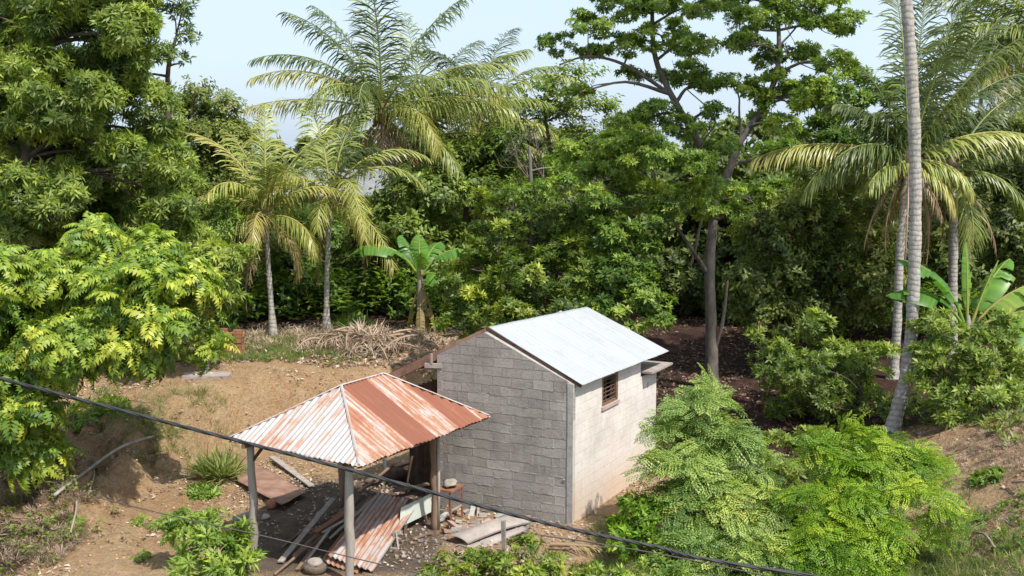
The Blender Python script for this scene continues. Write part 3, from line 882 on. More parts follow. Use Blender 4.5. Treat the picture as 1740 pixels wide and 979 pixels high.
def gable(org, outn, name, seed, lab=None):
    rr = random.Random(seed)
    ap_s, ap_z, zA, zB = 1.94, 3.77, 2.86, 3.22
    slab = [(0, -0.5), (WL, -0.5), (WL, zB), (ap_s, ap_z), (0, zA)]
    mb = MB(); prism(mb, slab, org, DW, outn, -0.12, -0.006)
    g = mb.build('mortar_bed', M['mortar'], hut)
    mb = MB()
    row = 0; z = -0.4; sm = []
    while z < 3.9:
        h = 0.193
        x = -0.23 - 0.12 * rr.random() if row % 2 else -0.1 * rr.random()
        while x < WL:
            wd = 0.46 + rr.uniform(-0.05, 0.03)
            if rr.random() < 0.10: wd *= 0.55
            j = [rr.uniform(-0.009, 0.006) for _ in range(4)]
            m1 = rr.uniform(0.007, 0.018)
            poly = [(x + 0.007, z + m1 * 0.8 + j[0]), (x + wd - 0.007, z + m1 * .8 + j[1]), (x + wd - 0.007, z + h - m1 * .5 + j[2]), (x + 0.007, z + h - m1 * .5 + j[3])]
            for a_, b_, c_ in ((-1, 0, -0.13), (1, 0, WL - 0.01),
                               (-(ap_z - zA) / ap_s, 1, zA), ((ap_z - zB) / (WL - ap_s), 1, ap_z + (ap_z - zB) / (WL - ap_s) * ap_s)):
                poly = clip_poly(poly, a_, b_, c_) if len(poly) > 2 else []
            if len(poly) > 2:
                t = 0.5 + rr.uniform(-0.28, 0.28)
                if z > 2.6: t -= 0.18  # upper courses darkened, the roof overhang's shadow put into the block colour
                if rr.random() < 0.08: t += 0.35
                prism(mb, poly, org, DW, outn, -0.013, rr.uniform(0.0005, 0.004), min(.85, max(0, t)))
            if len(poly) > 2 and rr.random() < .5 and x > .15 and z < 2.6:
                sm.append([(x - .008, z + rr.uniform(0, .08)), (x + .006, z + .01), (x + .009, z + h - rr.uniform(0, .08)), (x - .006, z + h - .01)])
            x += wd
        if -0.1 < z < 2.7:
            for q in range(9):
                if rr.random() < .55:
                    sx_ = rr.uniform(0.13, WL - .5); ln = rr.uniform(.08, .42); t0 = rr.uniform(.006, .015); dz = rr.uniform(-.004, .006)
                    sm.append([(sx_, z - t0 + dz), (sx_ + ln * .5, z - t0 * .6 + dz), (sx_ + ln, z - t0 * .3 + dz), (sx_ + ln * .8, z + t0 * .8 + dz), (sx_ + ln * .3, z + t0 * 1.2 + dz), (sx_, z + t0 * .5 + dz)])
        z += h; row += 1
    for q in sm: prism(mb, q, org, DW, outn, -.004, .0065, rr.uniform(.9, 1))
    g2 = mb.build(name, M['block'], hut)
    if lab: g2['label'] = lab
    return g2
gable(A0, -DS, 'gable_wall', 5, 'gable wall of bare grey blocks with rough mortar joints')
gable(A0 + DS * SL_, DS, 'gable_wall', 6)
# plastered side wall with a window opening
def wallbox(mb, org, d, nrm, s0, s1, z0, z1, th=0.12, t=0.5):
    pts = []
    for z in (z0, z1):
        for s_, n_ in ((s0, 0), (s1, 0), (s1, -th), (s0, -th)):
            pts.append(org + d * s_ + nrm * n_ + UP * z)
    mb.hexa(pts, t)
    return [((s_), z) for z in (z0, z1) for s_ in (s0, s1, s1, s0)]
OUT = -DW  # outward of the right side wall
ws0, ws1, wz0, wz1 = 1.42, 2.26, 2.13, 2.74
mb = MB(); uv = []
for q in ((0.0, SL_, -0.6, wz0), (0.0, ws0, wz0, 2.86), (ws1, SL_, wz0, 2.86), (ws0, ws1, wz1, 2.86)):
    uv += wallbox(mb, A0 + OUT * 0.012, DS, OUT, *q)
side = mesh_np('side_wall', np.array(mb.v), mb.f, M['plaster'], hut, tint=mb.t, suv=np.array([(a, b, 0) for a, b in uv]))
side['label'] = 'pale plastered side wall with orange dirt splashed along its foot'
mb = MB(); uv = wallbox(mb, A0 + DW * WL, DS, DW, 0.0, SL_, -0.6, 3.2)
mesh_np('side_wall', np.array(mb.v), mb.f, M['plaster'], hut, tint=mb.t, suv=np.array([(a, b, 0) for a, b in uv]))
# corner pillar, plaster strip on the gable's right edge
mb = MB(); prism(mb, [(0.0, -0.5), (0.115, -0.5), (0.125, 1.0), (0.112, 2.0), (0.12, 2.88), (0.0, 2.86)], A0 + OUT * 0.012, DW, -DS, -0.10, 0.016)
mb.build('corner_pillar', M['mortar'], hut)
# window: frame, bars
wf = MB()
c0 = A0 + OUT * (-0.03)
for s_, z_, hs, hz in (((ws0 + 0.025), (wz0 + wz1) / 2, 0.025, (wz1 - wz0) / 2), ((ws1 - 0.045), (wz0 + wz1) / 2, 0.045, (wz1 - wz0) / 2), ((ws0 + ws1) / 2, wz0 + 0.022, (ws1 - ws0) / 2 - .05, 0.022), ((ws0 + ws1) / 2, wz1 - 0.02, (ws1 - ws0) / 2 - .05, 0.02)):
    wf.box(c0 + DS * s_ + UP * z_, DS * hs, OUT * 0.05, UP * hz)
win = wf.build('window', M['brown_wood'], hut)
bars = MB()
for k in range(1, 3):
    s_ = ws0 + (ws1 - ws0) * k / 3; bars.beam(c0 + DS * s_ + UP * (wz0 + .04), c0 + DS * s_ + UP * (wz1 - .04), 0.028, 0.028)
for k in range(1, 7):
    z_ = wz0 + (wz1 - wz0) * k / 7; bars.beam(c0 + DS * (ws0 + .05) + UP * z_ + OUT * .02, c0 + DS * (ws1 - .08) + UP * z_ + OUT * .02, 0.016, 0.016)
bo = bars.build('window_bars', M['iron'], None, loc=win['_w']); bo.parent = win; bo.location = (0, 0, 0)
sill = MB(); sill.box(A0 + OUT * 0.03 + DS * ((ws0 + ws1) / 2) + UP * (wz0 - 0.05), DS * 0.46, OUT * 0.022, UP * 0.035)
sill.build('window_sill', M['sill'], hut)
# rear lean-to
mb = MB()
uv = wallbox(mb, A0 + OUT * 0.004, DS, OUT, SL_ + 0.01, SE, -0.6, 2.02)
uv += wallbox(mb, A0 + OUT * 0.004, DS, OUT, SL_ + 0.01, SL_ + 0.42, 2.02, 2.36)
uv += wallbox(mb, A0 + OUT * 0.004, DS, OUT, SL_ + 0.52, SE, 2.02, 2.36)
uv += wallbox(mb, A0 + OUT * 0.004, DS, OUT, SL_ + 0.42, SL_ + 0.52, 2.16, 2.36)
uv += wallbox(mb, A0 + DS * SE, DW, DS, 0.0, WL, -0.6, 2.36)
lt = mesh_np('lean_to_wall', np.array(mb.v), mb.f, M['plaster'], hut, tint=mb.t, suv=np.array([(a, b, 0) for a, b in uv]))
mb = MB()
cc = A0 + DS * (SL_ + 0.72) + DW * (WL / 2 - 0.05) + UP * 2.47
mb.box(cc, DS * 0.66, DW * (WL / 2 + 0.22), UP * 0.022)
for q in (0.1, 0.9): mb.beam(A0 + DS * (SL_ + 0.3 + q * .8) + OUT * 0.2 + UP * 2.405, A0 + DS * (SL_ + 0.3 + q * .8) + DW * 3.1 + UP * 2.405, 0.07, 0.08)
mb.build('lean_to_roof', M['pale_sheet'], hut)

def sheet_roof(E0, E1, Ra, Rb, pitch, amp, wsheet, rusts, nv=26, prof='sine', th=0.006, sag=0.012):
    """corrugated face between an eave line and a ridge (Ra above the E0 side, Rb above the E1 side)"""
    E0, E1, Ra, Rb = [np.array(q, float) for q in (E0, E1, Ra, Rb)]
    Ld = np.linalg.norm(E1 - E0); du = (E1 - E0) / Ld
    u0 = np.dot(Ra - E0, du); u1 = np.dot(Rb - E0, du)
    perp = (Ra - E0) - du * u0; H_ = np.linalg.norm(perp); dv = perp / H_
    perp1 = (Rb - E0) - du * u1
    n = np.cross(du, dv); n = n if n[2] > 0 else -n
    nu = int(Ld / pitch * 8)
    us = np.linspace(0, Ld, nu + 1)
    V = []; UVs = []
    for layer in (0, 1):
        for i, u in enumerate(us):
            h = 1.0
            if u0 > 0.02 and u < u0: h = u / u0
            if u1 < Ld - 0.02 and u > u1: h = min(h, (Ld - u) / (Ld - u1))
            h = max(h, 0.004)
            t = 0 if u1 <= u0 + 1e-6 else min(1, max(0, (u - u0) / (u1 - u0)))
            pv = perp * (1 - t) + perp1 * t if u1 > u0 + 1e-6 else perp
            ph = 2 * pi * u / pitch
            wv = sin(ph) * amp if prof == 'sine' else (amp if (u / pitch) % 1 < 0.16 else 0)
            k = int(u / wsheet); lap = 0.004 * (k % 2)
            for j in range(nv + 1):
                v = j / nv * h
                s_ = -sag * sin(pi * v) * (0.6 + 0.4 * sin(k * 2.1)) + 0.004 * sin(u * 3.1 + v * 5 + k)
                edgew = (0.016 if prof == 'sine' else 0.003) * sin(u * 7 + k * 3) * (1 if j == 0 else 0)
                V.append(E0 + du * u + pv * v + n * (wv + s_ + lap - layer * th) - dv * edgew)
                UVs.append((u, (1 - v) * H_, rusts[k % len(rusts)] + 0.0))
    m_ = (nu + 1) * (nv + 1); F = []
    for i in range(nu):
        for j in range(nv):
            a = i * (nv + 1) + j; b = a + nv + 1
            F.append((a, b, b + 1, a + 1)); F.append((m_ + a, m_ + a + 1, m_ + b + 1, m_ + b))
        a = i * (nv + 1); b = a + nv + 1
        F.append((a, m_ + a, m_ + b, b)); a += nv; b += nv; F.append((a, b, m_ + b, m_ + a))
    for i in (0, nu):
        for j in range(nv):
            a = i * (nv + 1) + j
            F.append((a, a + 1, m_ + a + 1, m_ + a))
    return np.array(V), np.array(F), np.array(UVs)
R0 = np.array([-0.505, 22.60, 3.86]); R1 = np.array([1.80, 26.55, 3.74]); E0 = np.array([1.39, 21.60, 2.86]); E1 = np.array([3.66, 25.72, 2.80])
V, F, U = sheet_roof(E0, E1, R0, R1, 0.2, 0.004, 0.8, [0.2], prof='rib')
rw = mesh_np('roof', V, F, M['white_sheet'], hut, suv=U); rw['label'] = 'white metal roof slope on the right side'
L0 = np.array([-2.60, 23.52, 2.73]); L1 = np.array([-0.28, 27.50, 2.68])
V, F, U = sheet_roof(L1, L0, R1 - np.array([0, 0, 0.012]), R0 - np.array([0, 0, 0.012]), 0.12, 0.009, 0.8, [0.75, 0.6, 0.85])
rl = mesh_np('roof', V, F, M['rust'], hut, suv=U); rl['label'] = 'rusty brown roof slope on the left side'
mb = MB()
for k in (0.05, 0.5, 0.95):   # purlins and rafters under the left overhang
    mb.beam(L0 + (R0 - L0) * k + np.array([0.02, 0.06, -0.07]), L1 + (R1 - L1) * k + np.array([0, -0.06, -0.07]), 0.05, 0.07)
for k in (0.06, 0.35, 0.65, 0.94):
    a = L0 + (L1 - L0) * k; b = R0 + (R1 - R0) * k
    mb.beam(a + np.array([0.03, 0, -0.13]), b + np.array([0, 0, -0.13]), 0.05, 0.05)
mb.build('rafters', M['brown_wood'], hut)
mb = MB()
for k in (0.35, 0.95):
    a = E0 + (E1 - E0) * k; 
for k in (0.03,):
    mb.beam(E0 + (R0 - E0) * 0.02 + DS * 0.03 - UP * 0.05, R0 + DS * 0.03 - UP * 0.05, 0.03, 0.07)
    mb.beam(L0 + (R0 - L0) * 0.02 + DS * 0.02 - UP * 0.05, R0 + DS * 0.02 - UP * 0.055, 0.03, 0.08)
mb.build('barge_board', M['dark_wood'], hut)
mb = MB()   # rusty fascia, then added dark boards standing in for shade under the left overhang
mb.beam(L0 + (R0 - L0) * .01 - DS * .03 - UP * .10, R0 - DS * .03 - UP * .10, .015, .17)
mb.build('fascia', M['brown_sheet'], hut)
mb = MB(); bs = A0 + DW * WL + DS * .55
for k in range(9): mb.box(bs + DW * (.06 + k * .115) + UP * (1.28 - k * .022), DW * .054, DS * .012, UP * (1.42 - k * .024), R.random())
mb.build('shade_boards', M['dark_wood'], hut)
bp = at(735, 622, 22.9)
mb = MB(); mb.beam(bp + DW * 0.18 + np.array([0, 0, 0]), bp - DW * 0.18 + DS * 0.1, 0.09, 0.09); mb.beam(bp + DW * .02 + UP * .05, bp + DW * .02 + UP * .26, 0.035, 0.035)
mb.build('beam_end', M['grey_wood'], hut)

# ------------------------------------------------------------------ open shed with rusty hipped roof
shed = thing('open_shed', (-2.83, 20.84, 0), 'open shed with rusty corrugated hipped roof on wooden posts', 'shed')
ez = 2.2
CL = np.array([-5.23, 19.94, ez]); CF = np.array([-2.54, 18.16, ez]); CR = np.array([-0.42, 21.73, ez]); CK = CL + CR - CF
RA = np.array([-3.16, 20.34, 3.12]); RB = np.array([-2.50, 21.46, 3.12])
for (a, b, ra, rb, rs, lab) in ((CL, CF, RA, RA, [0.37, 0.43, 0.39, 0.35], 'pale streaked front hip of the roof'), (CF, CR, RA, RB, [0.46, 0.52, 0.84, 0.50, 0.78, 0.54], 'orange rusted right slope of the roof'),
                            (CR, CK, RB, RB, [0.7, 0.6], None), (CK, CL, RB, RA, [0.6, 0.75, 0.65], None)):
    V, F, U = sheet_roof(a, b, ra, rb, 0.115, 0.014, 0.76, rs, nv=30)
    if b is CR: U[:, 0] += 20
    o = mesh_np('roof_slope', V, F, M['rust'], shed, smooth=False, suv=U)
    if lab: o['label'] = lab
caps = MB(); cuv = []
for a, b in ((RA, CL), (RB, CR), (RB, CK), (RA, RB), (RA, CF)):
    a2 = a + UP * 0.022; b2 = a2 + (b - a) * 0.985
    d = (b2 - a2) / np.linalg.norm(b2 - a2); x = np.cross(d, UP); x /= np.linalg.norm(x)
    n0 = len(caps.v)
    if (a is RA and b is CF) or True:
        for q in range(12):
            p0 = a2 + (b2 - a2) * q / 12; p1 = a2 + (b2 - a2) * (q + 1) / 12
            caps.add([p0 - x * .024 - UP * .010, p0 + UP * .006, p0 + x * .024 - UP * .010, p1 - x * .024 - UP * .010, p1 + UP * .006, p1 + x * .024 - UP * .010], [(0, 1, 4, 3), (1, 2, 5, 4)])
            cuv += [(q * .37, q * .3, 0.42)] * 6
o = mesh_np('ridge_cap', np.array(caps.v), caps.f, M['rust'], shed, suv=np.array(cuv))
posts = [(np.array([-4.76, 19.92, 0]), 0.080, 'grey_wood'), (np.array([-2.80, 18.66, 0]), 0.082, 'grey_wood'), (np.array([-1.53, 21.38, 0]), 0.075, 'brown_wood'), (np.array([-3.55, 22.75, 0]), 0.08, 'brown_wood')]
for p, r, mt_ in posts:
    z0 = ztf(p[0], p[1]) - 0.15
    mb = MB(); hs = np.linspace(z0, ez - 0.02, 9)
    mb.tube([np.array([p[0] + R.uniform(-.02, .02), p[1] + R.uniform(-.02, .02), h]) for h in hs], [r * R.uniform(.84, 1.08) for _ in hs], 12, 0.6, 0.12)
    mb.build('post', M[mt_], shed, smooth=True)
mb = MB()
pp = [posts[0][0], posts[1][0], posts[2][0], posts[3][0]]
for a, b in ((0, 1), (1, 2), (2, 3), (3, 0)):
    d = (pp[b] - pp[a]) / np.linalg.norm(pp[b] - pp[a])
    mb.beam(pp[a] - d * .25 + UP * (ez - 0.06 - .002 * a), pp[b] + d * .25 + UP * (ez - 0.06 - .002 * b), 0.06, 0.09)
mb.build('tie_beam', M['brown_wood'], shed)
mb = MB()
for a, b in ((RA, CF), (RA, CL), (RB, CR), (RB, CK), (RA, RB), (RA, (CL + CF) / 2), (RA, CF + (CR - CF) * .35), (RB, CF + (CR - CF) * .7), (RB, (CR + CK) / 2), (RA, CL + (CK - CL) * .3), (RB, CL + (CK - CL) * .65)):
    mb.beam(a - UP * .06, a + (b - a) * .97 - UP * .06, 0.045, 0.05)
for a, b in ((CL, CF), (CF, CR), (CR, CK), (CK, CL)):
    c_ = (RA + RB) / 2; q0 = a + (c_ - a) * .03 - UP * .045; q1 = b + (c_ - b) * .03 - UP * .045
    mb.beam(q0, q1, 0.035, 0.045)
mb.build('rafters', M['dark_wood'], shed)
mb = MB()
mb.beam(posts[0][0] + UP * 1.78, posts[0][0] + (posts[1][0] - posts[0][0]) * .13 + UP * 2.12, 0.045, 0.045)
mb.build('brace', M['dark_wood'], shed)
mb = MB(); mb.tube([np.array([-1.455, 21.35, -0.1]), np.array([-1.44, 21.34, 1.0]), np.array([-1.45, 21.36, 2.12])], [0.03, 0.032, 0.03], 8, 0.8)
o = mb.build('post', M['grey_wood'], shed, smooth=True); o['label'] = 'thin pale pole tied to the right post'

# ------------------------------------------------------------------ loose things round the shed
def flat_sheet(name, label, cat, c00, c10, c11, c01, mat, amp=0.0, pitch=0.12, arch=0.0, th=0.006, group=None, suvr=0.5, bend=0.0, nu=None, nv=14, kind='suv'):
    c00, c10, c11, c01 = [np.array(q, float) for q in (c00, c10, c11, c01)]
    W_ = np.linalg.norm(c10 - c00); H_ = np.linalg.norm(c01 - c00)
    nu = nu or max(10, int(W_ / pitch * 8) if amp else 14)
    n = np.cross(c10 - c00, c01 - c00); n /= np.linalg.norm(n); n = n if n[2] > 0 else -n
    V = []; U = []
    for layer in (0, 1):
        for i in range(nu + 1):
            u = i / nu
            for j in range(nv + 1):
                v = j / nv
                p = c00 * (1 - u) * (1 - v) + c10 * u * (1 - v) + c11 * u * v + c01 * (1 - u) * v
                p = p + n * (amp * sin(2 * pi * u * W_ / pitch) + arch * sin(pi * u) + bend * sin(pi * v) - layer * th + 0.006 * sin(9 * u + 7 * v))
                V.append(p); U.append((u * W_ + 50, v * H_, suvr))
    m_ = (nu + 1) * (nv + 1); F = []
    for i in range(nu):
        for j in range(nv):
            a = i * (nv + 1) + j; b = a + nv + 1
            F.append((a, b, b + 1, a + 1)); F.append((m_ + a, m_ + a + 1, m_ + b + 1, m_ + b))
    for i in range(nu):
        for j in (0, nv):
            a = i * (nv + 1) + j; b = a + nv + 1; F.append((a, m_ + a, m_ + b, b))
    for i in (0, nu):
        for j in range(nv):
            a = i * (nv + 1) + j; F.append((a, a + 1, m_ + a + 1, m_ + a))
    o = mesh_np(name, np.array(V), np.array(F), M[mat], suv=U, tint=np.full(len(F), .5))
    return tag(o, label, cat, group)
def G(px, py, z):
    p = on(px, py); g0 = p[2]
    q = gnd(px, py, g0 + z); return np.array([q[0], q[1], g0 + z])
# corrugated sheets lying under the shed
s00, s10, s11, s01 = G(556, 944, .16), G(618, 966, .12), G(694, 848, .50), G(641, 838, .52)
flat_sheet('corrugated_sheet', 'topmost grey pink corrugated sheet sloping beside the front shed post', 'metal sheet', s00, s10, s11, s01, 'rust', 0.020, 0.115, suvr=0.45, group='loose corrugated sheets')
o_ = np.array([0.10, 0.02, -0.06])
flat_sheet('corrugated_sheet', 'lower corrugated sheet showing its edge right of the topmost one', 'metal sheet', s00 + o_ * .6, s10 + o_ + np.array([.06, .03, -.02]), s11 + o_ * 1.2 + np.array([.04, -.25, -.05]), s01 + o_, 'rust', 0.014, 0.115, suvr=0.44, group='loose corrugated sheets')
o_ = np.array([-0.12, 0.0, -0.10])
flat_sheet('corrugated_sheet', 'bottom yellowish corrugated sheet poking out left under the sloping pile', 'metal sheet', s00 + o_, s10 + o_, s11 + o_, s01 + o_ + np.array([-.05, .1, .0]), 'rust', 0.014, 0.115, suvr=0.55, group='loose corrugated sheets')
mb = MB(); ctr = (s11 + s01) / 2
mb.beam(ctr * 1 + np.array([-.35, -.1, -.17]), ctr + np.array([.45, -.05, -.17]), .08, .10); mb.beam(ctr + np.array([-.2, -.1, -.45]), ctr + np.array([-.2, -.1, -.22]), .09, .09); mb.beam(ctr + np.array([.3, -.1, -.45]), ctr + np.array([.3, -.1, -.22]), .09, .09)
tag(mb.build('trestle', M['brown_wood']), 'low wooden trestle propping up the pile of corrugated sheets', 'trestle')
# planks and poles
def plank(label, a, b, w_, h_, mat, name='plank', cat='plank', grp='planks and poles in the shed'):
    mb = MB(); a = np.array(a); b = np.array(b); n = 6
    d = (b - a)
    pts = [a + d * i / n + np.array([R.uniform(-.01, .01), R.uniform(-.01, .01), R.uniform(-.006, .006)]) for i in range(n + 1)]
    if name == 'pole' or name == 'stick':
        mb.tube(pts, [w_ / 2 * R.uniform(.85, 1.1) for _ in pts], 8, .6, .08)
    else:
        mb.beam(a, b, w_, h_, .6, jit=0.004)
    return tag(mb.build(name, M[mat], smooth=(name in ('pole', 'stick'))), label, cat, grp)
plank('pale plank ending lowest left of the pile beneath the shed', G(476, 955, .05), G(566, 848, .35), .11, .03, 'grey_wood')
plank('long straight pole lying in front of the planks in the shed', G(466, 976, .05), G(590, 876, .28), .06, .06, 'brown_wood', 'pole', 'pole')
plank('thin brown plank lying between pale plank and long pole', G(500, 945, .10), G(600, 850, .32), .08, .025, 'brown_wood')
plank('split dark plank resting high on the shed pile', G(520, 930, .16), G(618, 845, .42), .06, .03, 'dark_wood')
plank('reddish broken board across the planks near the front post', G(535, 905, .20), G(600, 862, .40), .13, .025, 'red_wood')
plank('short pale stick on the planks left of the sheets', G(560, 915, .2), G(640, 842, .55), .04, .03, 'grey_wood')
plank('diagonal grey plank leaning on the bank behind the left post', G(462, 776, .10), G(530, 826, .06), .15, .03, 'grey_wood', grp=None)
plank('thin bent stick in the dark behind the right shed post', G(690, 826, .15), G(738, 800, .3), .035, .035, 'grey_wood', 'stick', 'stick', None)
# brown flat sheet left
flat_sheet('metal_sheet', 'flat rust brown sheet lying on stones left of the shed', 'metal sheet', G(404, 818, .12), G(478, 858, .16), G(520, 836, .12), G(388, 762, .10), 'brown_sheet', 0.0, arch=0.01)
# white board on legs
b0, b1, b2, b3 = G(678, 897, .18), G(735, 869, .18), None, None
hb_ = 0.36
bd = MB(); dv_ = np.array([0.03, 0.12, 0.0])
bd.hexa([b0, b1, b1 + np.array([0.0, .03, 0]), b0 + np.array([0, .03, 0]), b0 + UP * hb_ + dv_, b1 + UP * hb_ + dv_, b1 + UP * hb_ + dv_ + np.array([0, .03, 0]), b0 + UP * hb_ + dv_ + np.array([0, .03, 0])])
brd = thing('board', (b0 + b1) / 2 - UP * .2, 'greenish white board propped against the right shed post', 'board')
bd.build('panel', M['white_board'], brd)
mb = MB(); mb.beam(b0 * .25 + b1 * .75 + UP * .05 + np.array([0, .05, 0]), b0 * .18 + b1 * .82 - UP * .22 + np.array([0, .03, 0]), .04, .05); mb.build('leg', M['brown_wood'], brd)
mb = MB(); mb.beam(b0 * .8 + b1 * .2 + UP * .05 + np.array([0, .05, 0]), b0 * .84 + b1 * .16 - UP * .22 + np.array([0, .03, 0]), .04, .05); mb.build('leg', M['brown_wood'], brd)
# small table against the wall
tc_ = at(765, 829, 22.0); tz = tc_[2]; g0 = ztf(tc_[0], 22.0)
tb = thing('work_table', (tc_[0], 22.0, g0), 'small reddish wooden table against the grey block wall', 'table')
mb = MB(); mb.box((tc_[0], 22.0, tz), DW * .17, DS * .26, UP * .02); mb.build('table_top', M['red_wood'], tb)
for i in (-1, 1):
    for j in (-1, 1):
        p = np.array([tc_[0], 22.0, 0]) + DW * .14 * i + DS * .22 * j
        mb = MB(); mb.beam(p + UP * (g0 - .03), p + UP * (tz - .02), .035, .035); mb.build('leg', M['red_wood'], tb)
mb = MB(); p = np.array([tc_[0], 22.0, (g0 + tz) / 2 - .08]); mb.beam(p + DW * .14 - DS * .22, p - DW * .14 - DS * .22, .03, .03); mb.beam(p - DW * .14 + DS * .22 + UP * .01, p - DW * .14 - DS * .22 + UP * .01, .03, .03); mb.build('stretcher', M['grey_wood'], tb)
def lump(name, label, cat, p, r, mat, sq=(1, 1, .7), grp=None, seed=0, rough=.25, parent=None):
    rr = np.random.default_rng(seed); n, m_ = 12, 8; V = []
    for j in range(m_ + 1):
        th = pi * j / m_
        for i in range(n):
            a = 2 * pi * i / n; d = np.array([sin(th) * cos(a), sin(th) * sin(a), cos(th)])
            k = 1 + rough * (vnoise(np.array([d[0] * 1.6 + seed]), np.array([d[1] * 1.6]), d[2] * 1.6, 3)[0] - .5) * 2
            V.append(np.array(p) + d * r * k * np.array(sq))
    F = [(j * n + i, (j + 1) * n + i, (j + 1) * n + (i + 1) % n, j * n + (i + 1) % n) for j in range(m_) for i in range(n)]
    o = mesh_np(name, np.array(V), np.array(F), M[mat], parent, tint=np.full(len(F), .3 + .6 * rr.random()), smooth=(name != 'stone'))
    return tag(o, label, cat, grp) if parent is None else o
lump('sack', 'dusty cloth bundle resting on the small reddish table', 'sack', (tc_[0], 22.0, tz + .09), .12, 'sack', (1, 1.3, .5), seed=3, rough=.8)
# A-shaped trestle scrap
q = G(672, 935, 0); mb = MB()
mb.beam(q + np.array([-.22, .05, .03]), q + np.array([.06, -.04, .03]), .05, .04); mb.beam(q + np.array([.06, -.04, .03]), q + np.array([.0, .12, .32]), .03, .03); mb.beam(q + np.array([-.1, .02, .05]), q + np.array([-.02, .14, .32]), .03, .03); mb.beam(q + np.array([-.06, .12, .3]), q + np.array([.12, .16, .30]), .04, .04)
tag(mb.build('broken_stool', M['grey_wood']), 'broken little wooden stool lying beside the corrugated sheets', 'stool')
# basket with stone
q = G(536, 972, 0); mb = MB()
mb.tube([q + UP * z for z in (-.02, .02, .09, .16, .17, .10, .04)], [.14, .19, .22, .21, .18, .17, .15], 18, .5, .04)
tag(mb.build('basket', M['wicker'], smooth=True), 'round dark woven basket on the soil before the pole ends', 'basket')
lump('stone', 'pale stone sitting inside the round woven basket', 'stone', q + UP * .17, .13, 'stone', (1.1, .9, .6), seed=5)
lump('pot', 'rounded reddish clay pot beside the flat brown sheet', 'pot', G(461, 857, .10), .12, 'brick', (1, 1, .9), seed=6, rough=.05)
mb = MB(); mb.tube(spline([G(398, 884, .06), G(415, 877, .07), G(428, 874, .08)], 3), .07, 9, .6, .1)
tag(mb.build('log', M['bark_pale'], smooth=True), 'short pale log behind the left shed post', 'log')
for k, (a, b, w_, mt_, lab) in enumerate((((505, 968, .04), (575, 872, .2), .07, 'brown_wood', 'short brown board just right of the pale plank end'), ((520, 955, .1), (560, 900, .3), .05, 'grey_wood', 'short grey lath crossing the brown boards'), ((548, 905, .28), (612, 868, .45), .05, 'grey_wood', 'pale splintered lath on top of the pile by the front post'),
                                         ((480, 930, .03), (540, 880, .1), .04, 'brown_wood', 'thin dark lath on the ground left of the pale plank'), ((700, 915, .03), (735, 905, .05), .05, 'brown_wood', 'small board on the ground under the white board'), ((655, 925, .05), (680, 905, .3), .04, 'grey_wood', 'little upright lath beside the broken stool'))):
    plank(lab, G(*a), G(*b), w_, .025, mt_)
lump('stone', 'pale stone right of the left shed post', 'stone', G(452, 878, .05), .09, 'stone', seed=10)
lump('sack', 'large dark bag slumped at the back of the shed', 'sack', G(676, 806, .12), .30, 'dark_wood', (1.3, 1, .55), seed=11, rough=.7)
lump('sack', 'smaller dirty bag left of the slumped dark bag', 'sack', G(640, 818, .08), .22, 'wicker', (1.3, 1, .5), seed=12, rough=.7)
for k, (a, b, w_, mt_, lab) in enumerate((((655, 800, .2), (735, 776, .5), .05, 'dark_wood', 'dark stick slanting across the back of the shed'), ((668, 835, .35), (728, 822, .42), .12, 'brown_wood', 'wide dark plank behind the white board'), ((612, 836, .1), (668, 790, .5), .07, 'brown_wood', 'brown stick leaning over the bags in the shed'),
                                         ((690, 838, .1), (700, 775, .9), .05, 'dark_wood', 'upright dark stick at the back of the shed'), ((640, 850, .25), (730, 833, .3), .10, 'dark_wood', 'dark board level with the top of the corrugated sheets'), ((655, 775, .1), (655, 815, .0), .06, 'grey_wood', 'grey stub lying behind the bags'))):
    plank(lab, G(*a), G(*b), w_, .03, mt_, 'stick' if 'stick' in lab else 'plank', 'stick' if 'stick' in lab else 'plank')
# rubble at the foot of the hut
rr = random.Random(4)
for k in range(46):
    px = rr.uniform(742, 905); py = rr.uniform(868, 905) if px < 830 else rr.uniform(878, 912)
    if px > 800 and py < 876: continue
    p = G(px, py, .02); mb = MB(); s_ = rr.uniform(.05, .12); a = rr.uniform(0, pi)
    mb.box(p + UP * s_ * .3, np.array([cos(a), sin(a), rr.uniform(-.4, .4)]) * s_, np.array([-sin(a), cos(a), rr.uniform(-.3, .3)]) * s_ * .6, np.array([rr.uniform(-.3, .3), rr.uniform(-.3, .3), 1]) * s_ * .4, rr.uniform(0, 1), s_ * .18)
    o = mb.build('broken_block', M['concrete' if k % 3 else 'brick_dusty'])
    spot = 'by the legs of the small table' if px < 775 else 'leaning along the wall foot' if py < 880 and px < 830 else 'between table and arched sheet' if px < 815 else 'behind the arched pale sheet' if px < 865 else 'near the right end of the arched sheet'
    if k % 3: tag(o, 'grey piece of broken block ' + spot, 'rubble', 'grey broken blocks at the foot of the hut')
    else: tag(o, 'reddish piece of broken brick ' + spot, 'rubble', 'red broken bricks at the foot of the hut')
# leaning pieces on the gable wall
plank('thin pale lath leaning on the gable wall near the corner pillar', G(953, 884, .0), at(958, 815, 21.72), .045, .02, 'grey_wood', 'lath', 'lath', None)
plank('short grey offcut leaning on the wall foot above the rubble', G(800, 878, .0), at(806, 855, 22.55), .10, .03, 'concrete', 'offcut', 'offcut', None)
plank('narrow pale offcut standing beside the wider one at the wall foot', G(812, 880, .0), at(813, 857, 22.5), .05, .03, 'grey_wood', 'offcut', 'offcut', None)
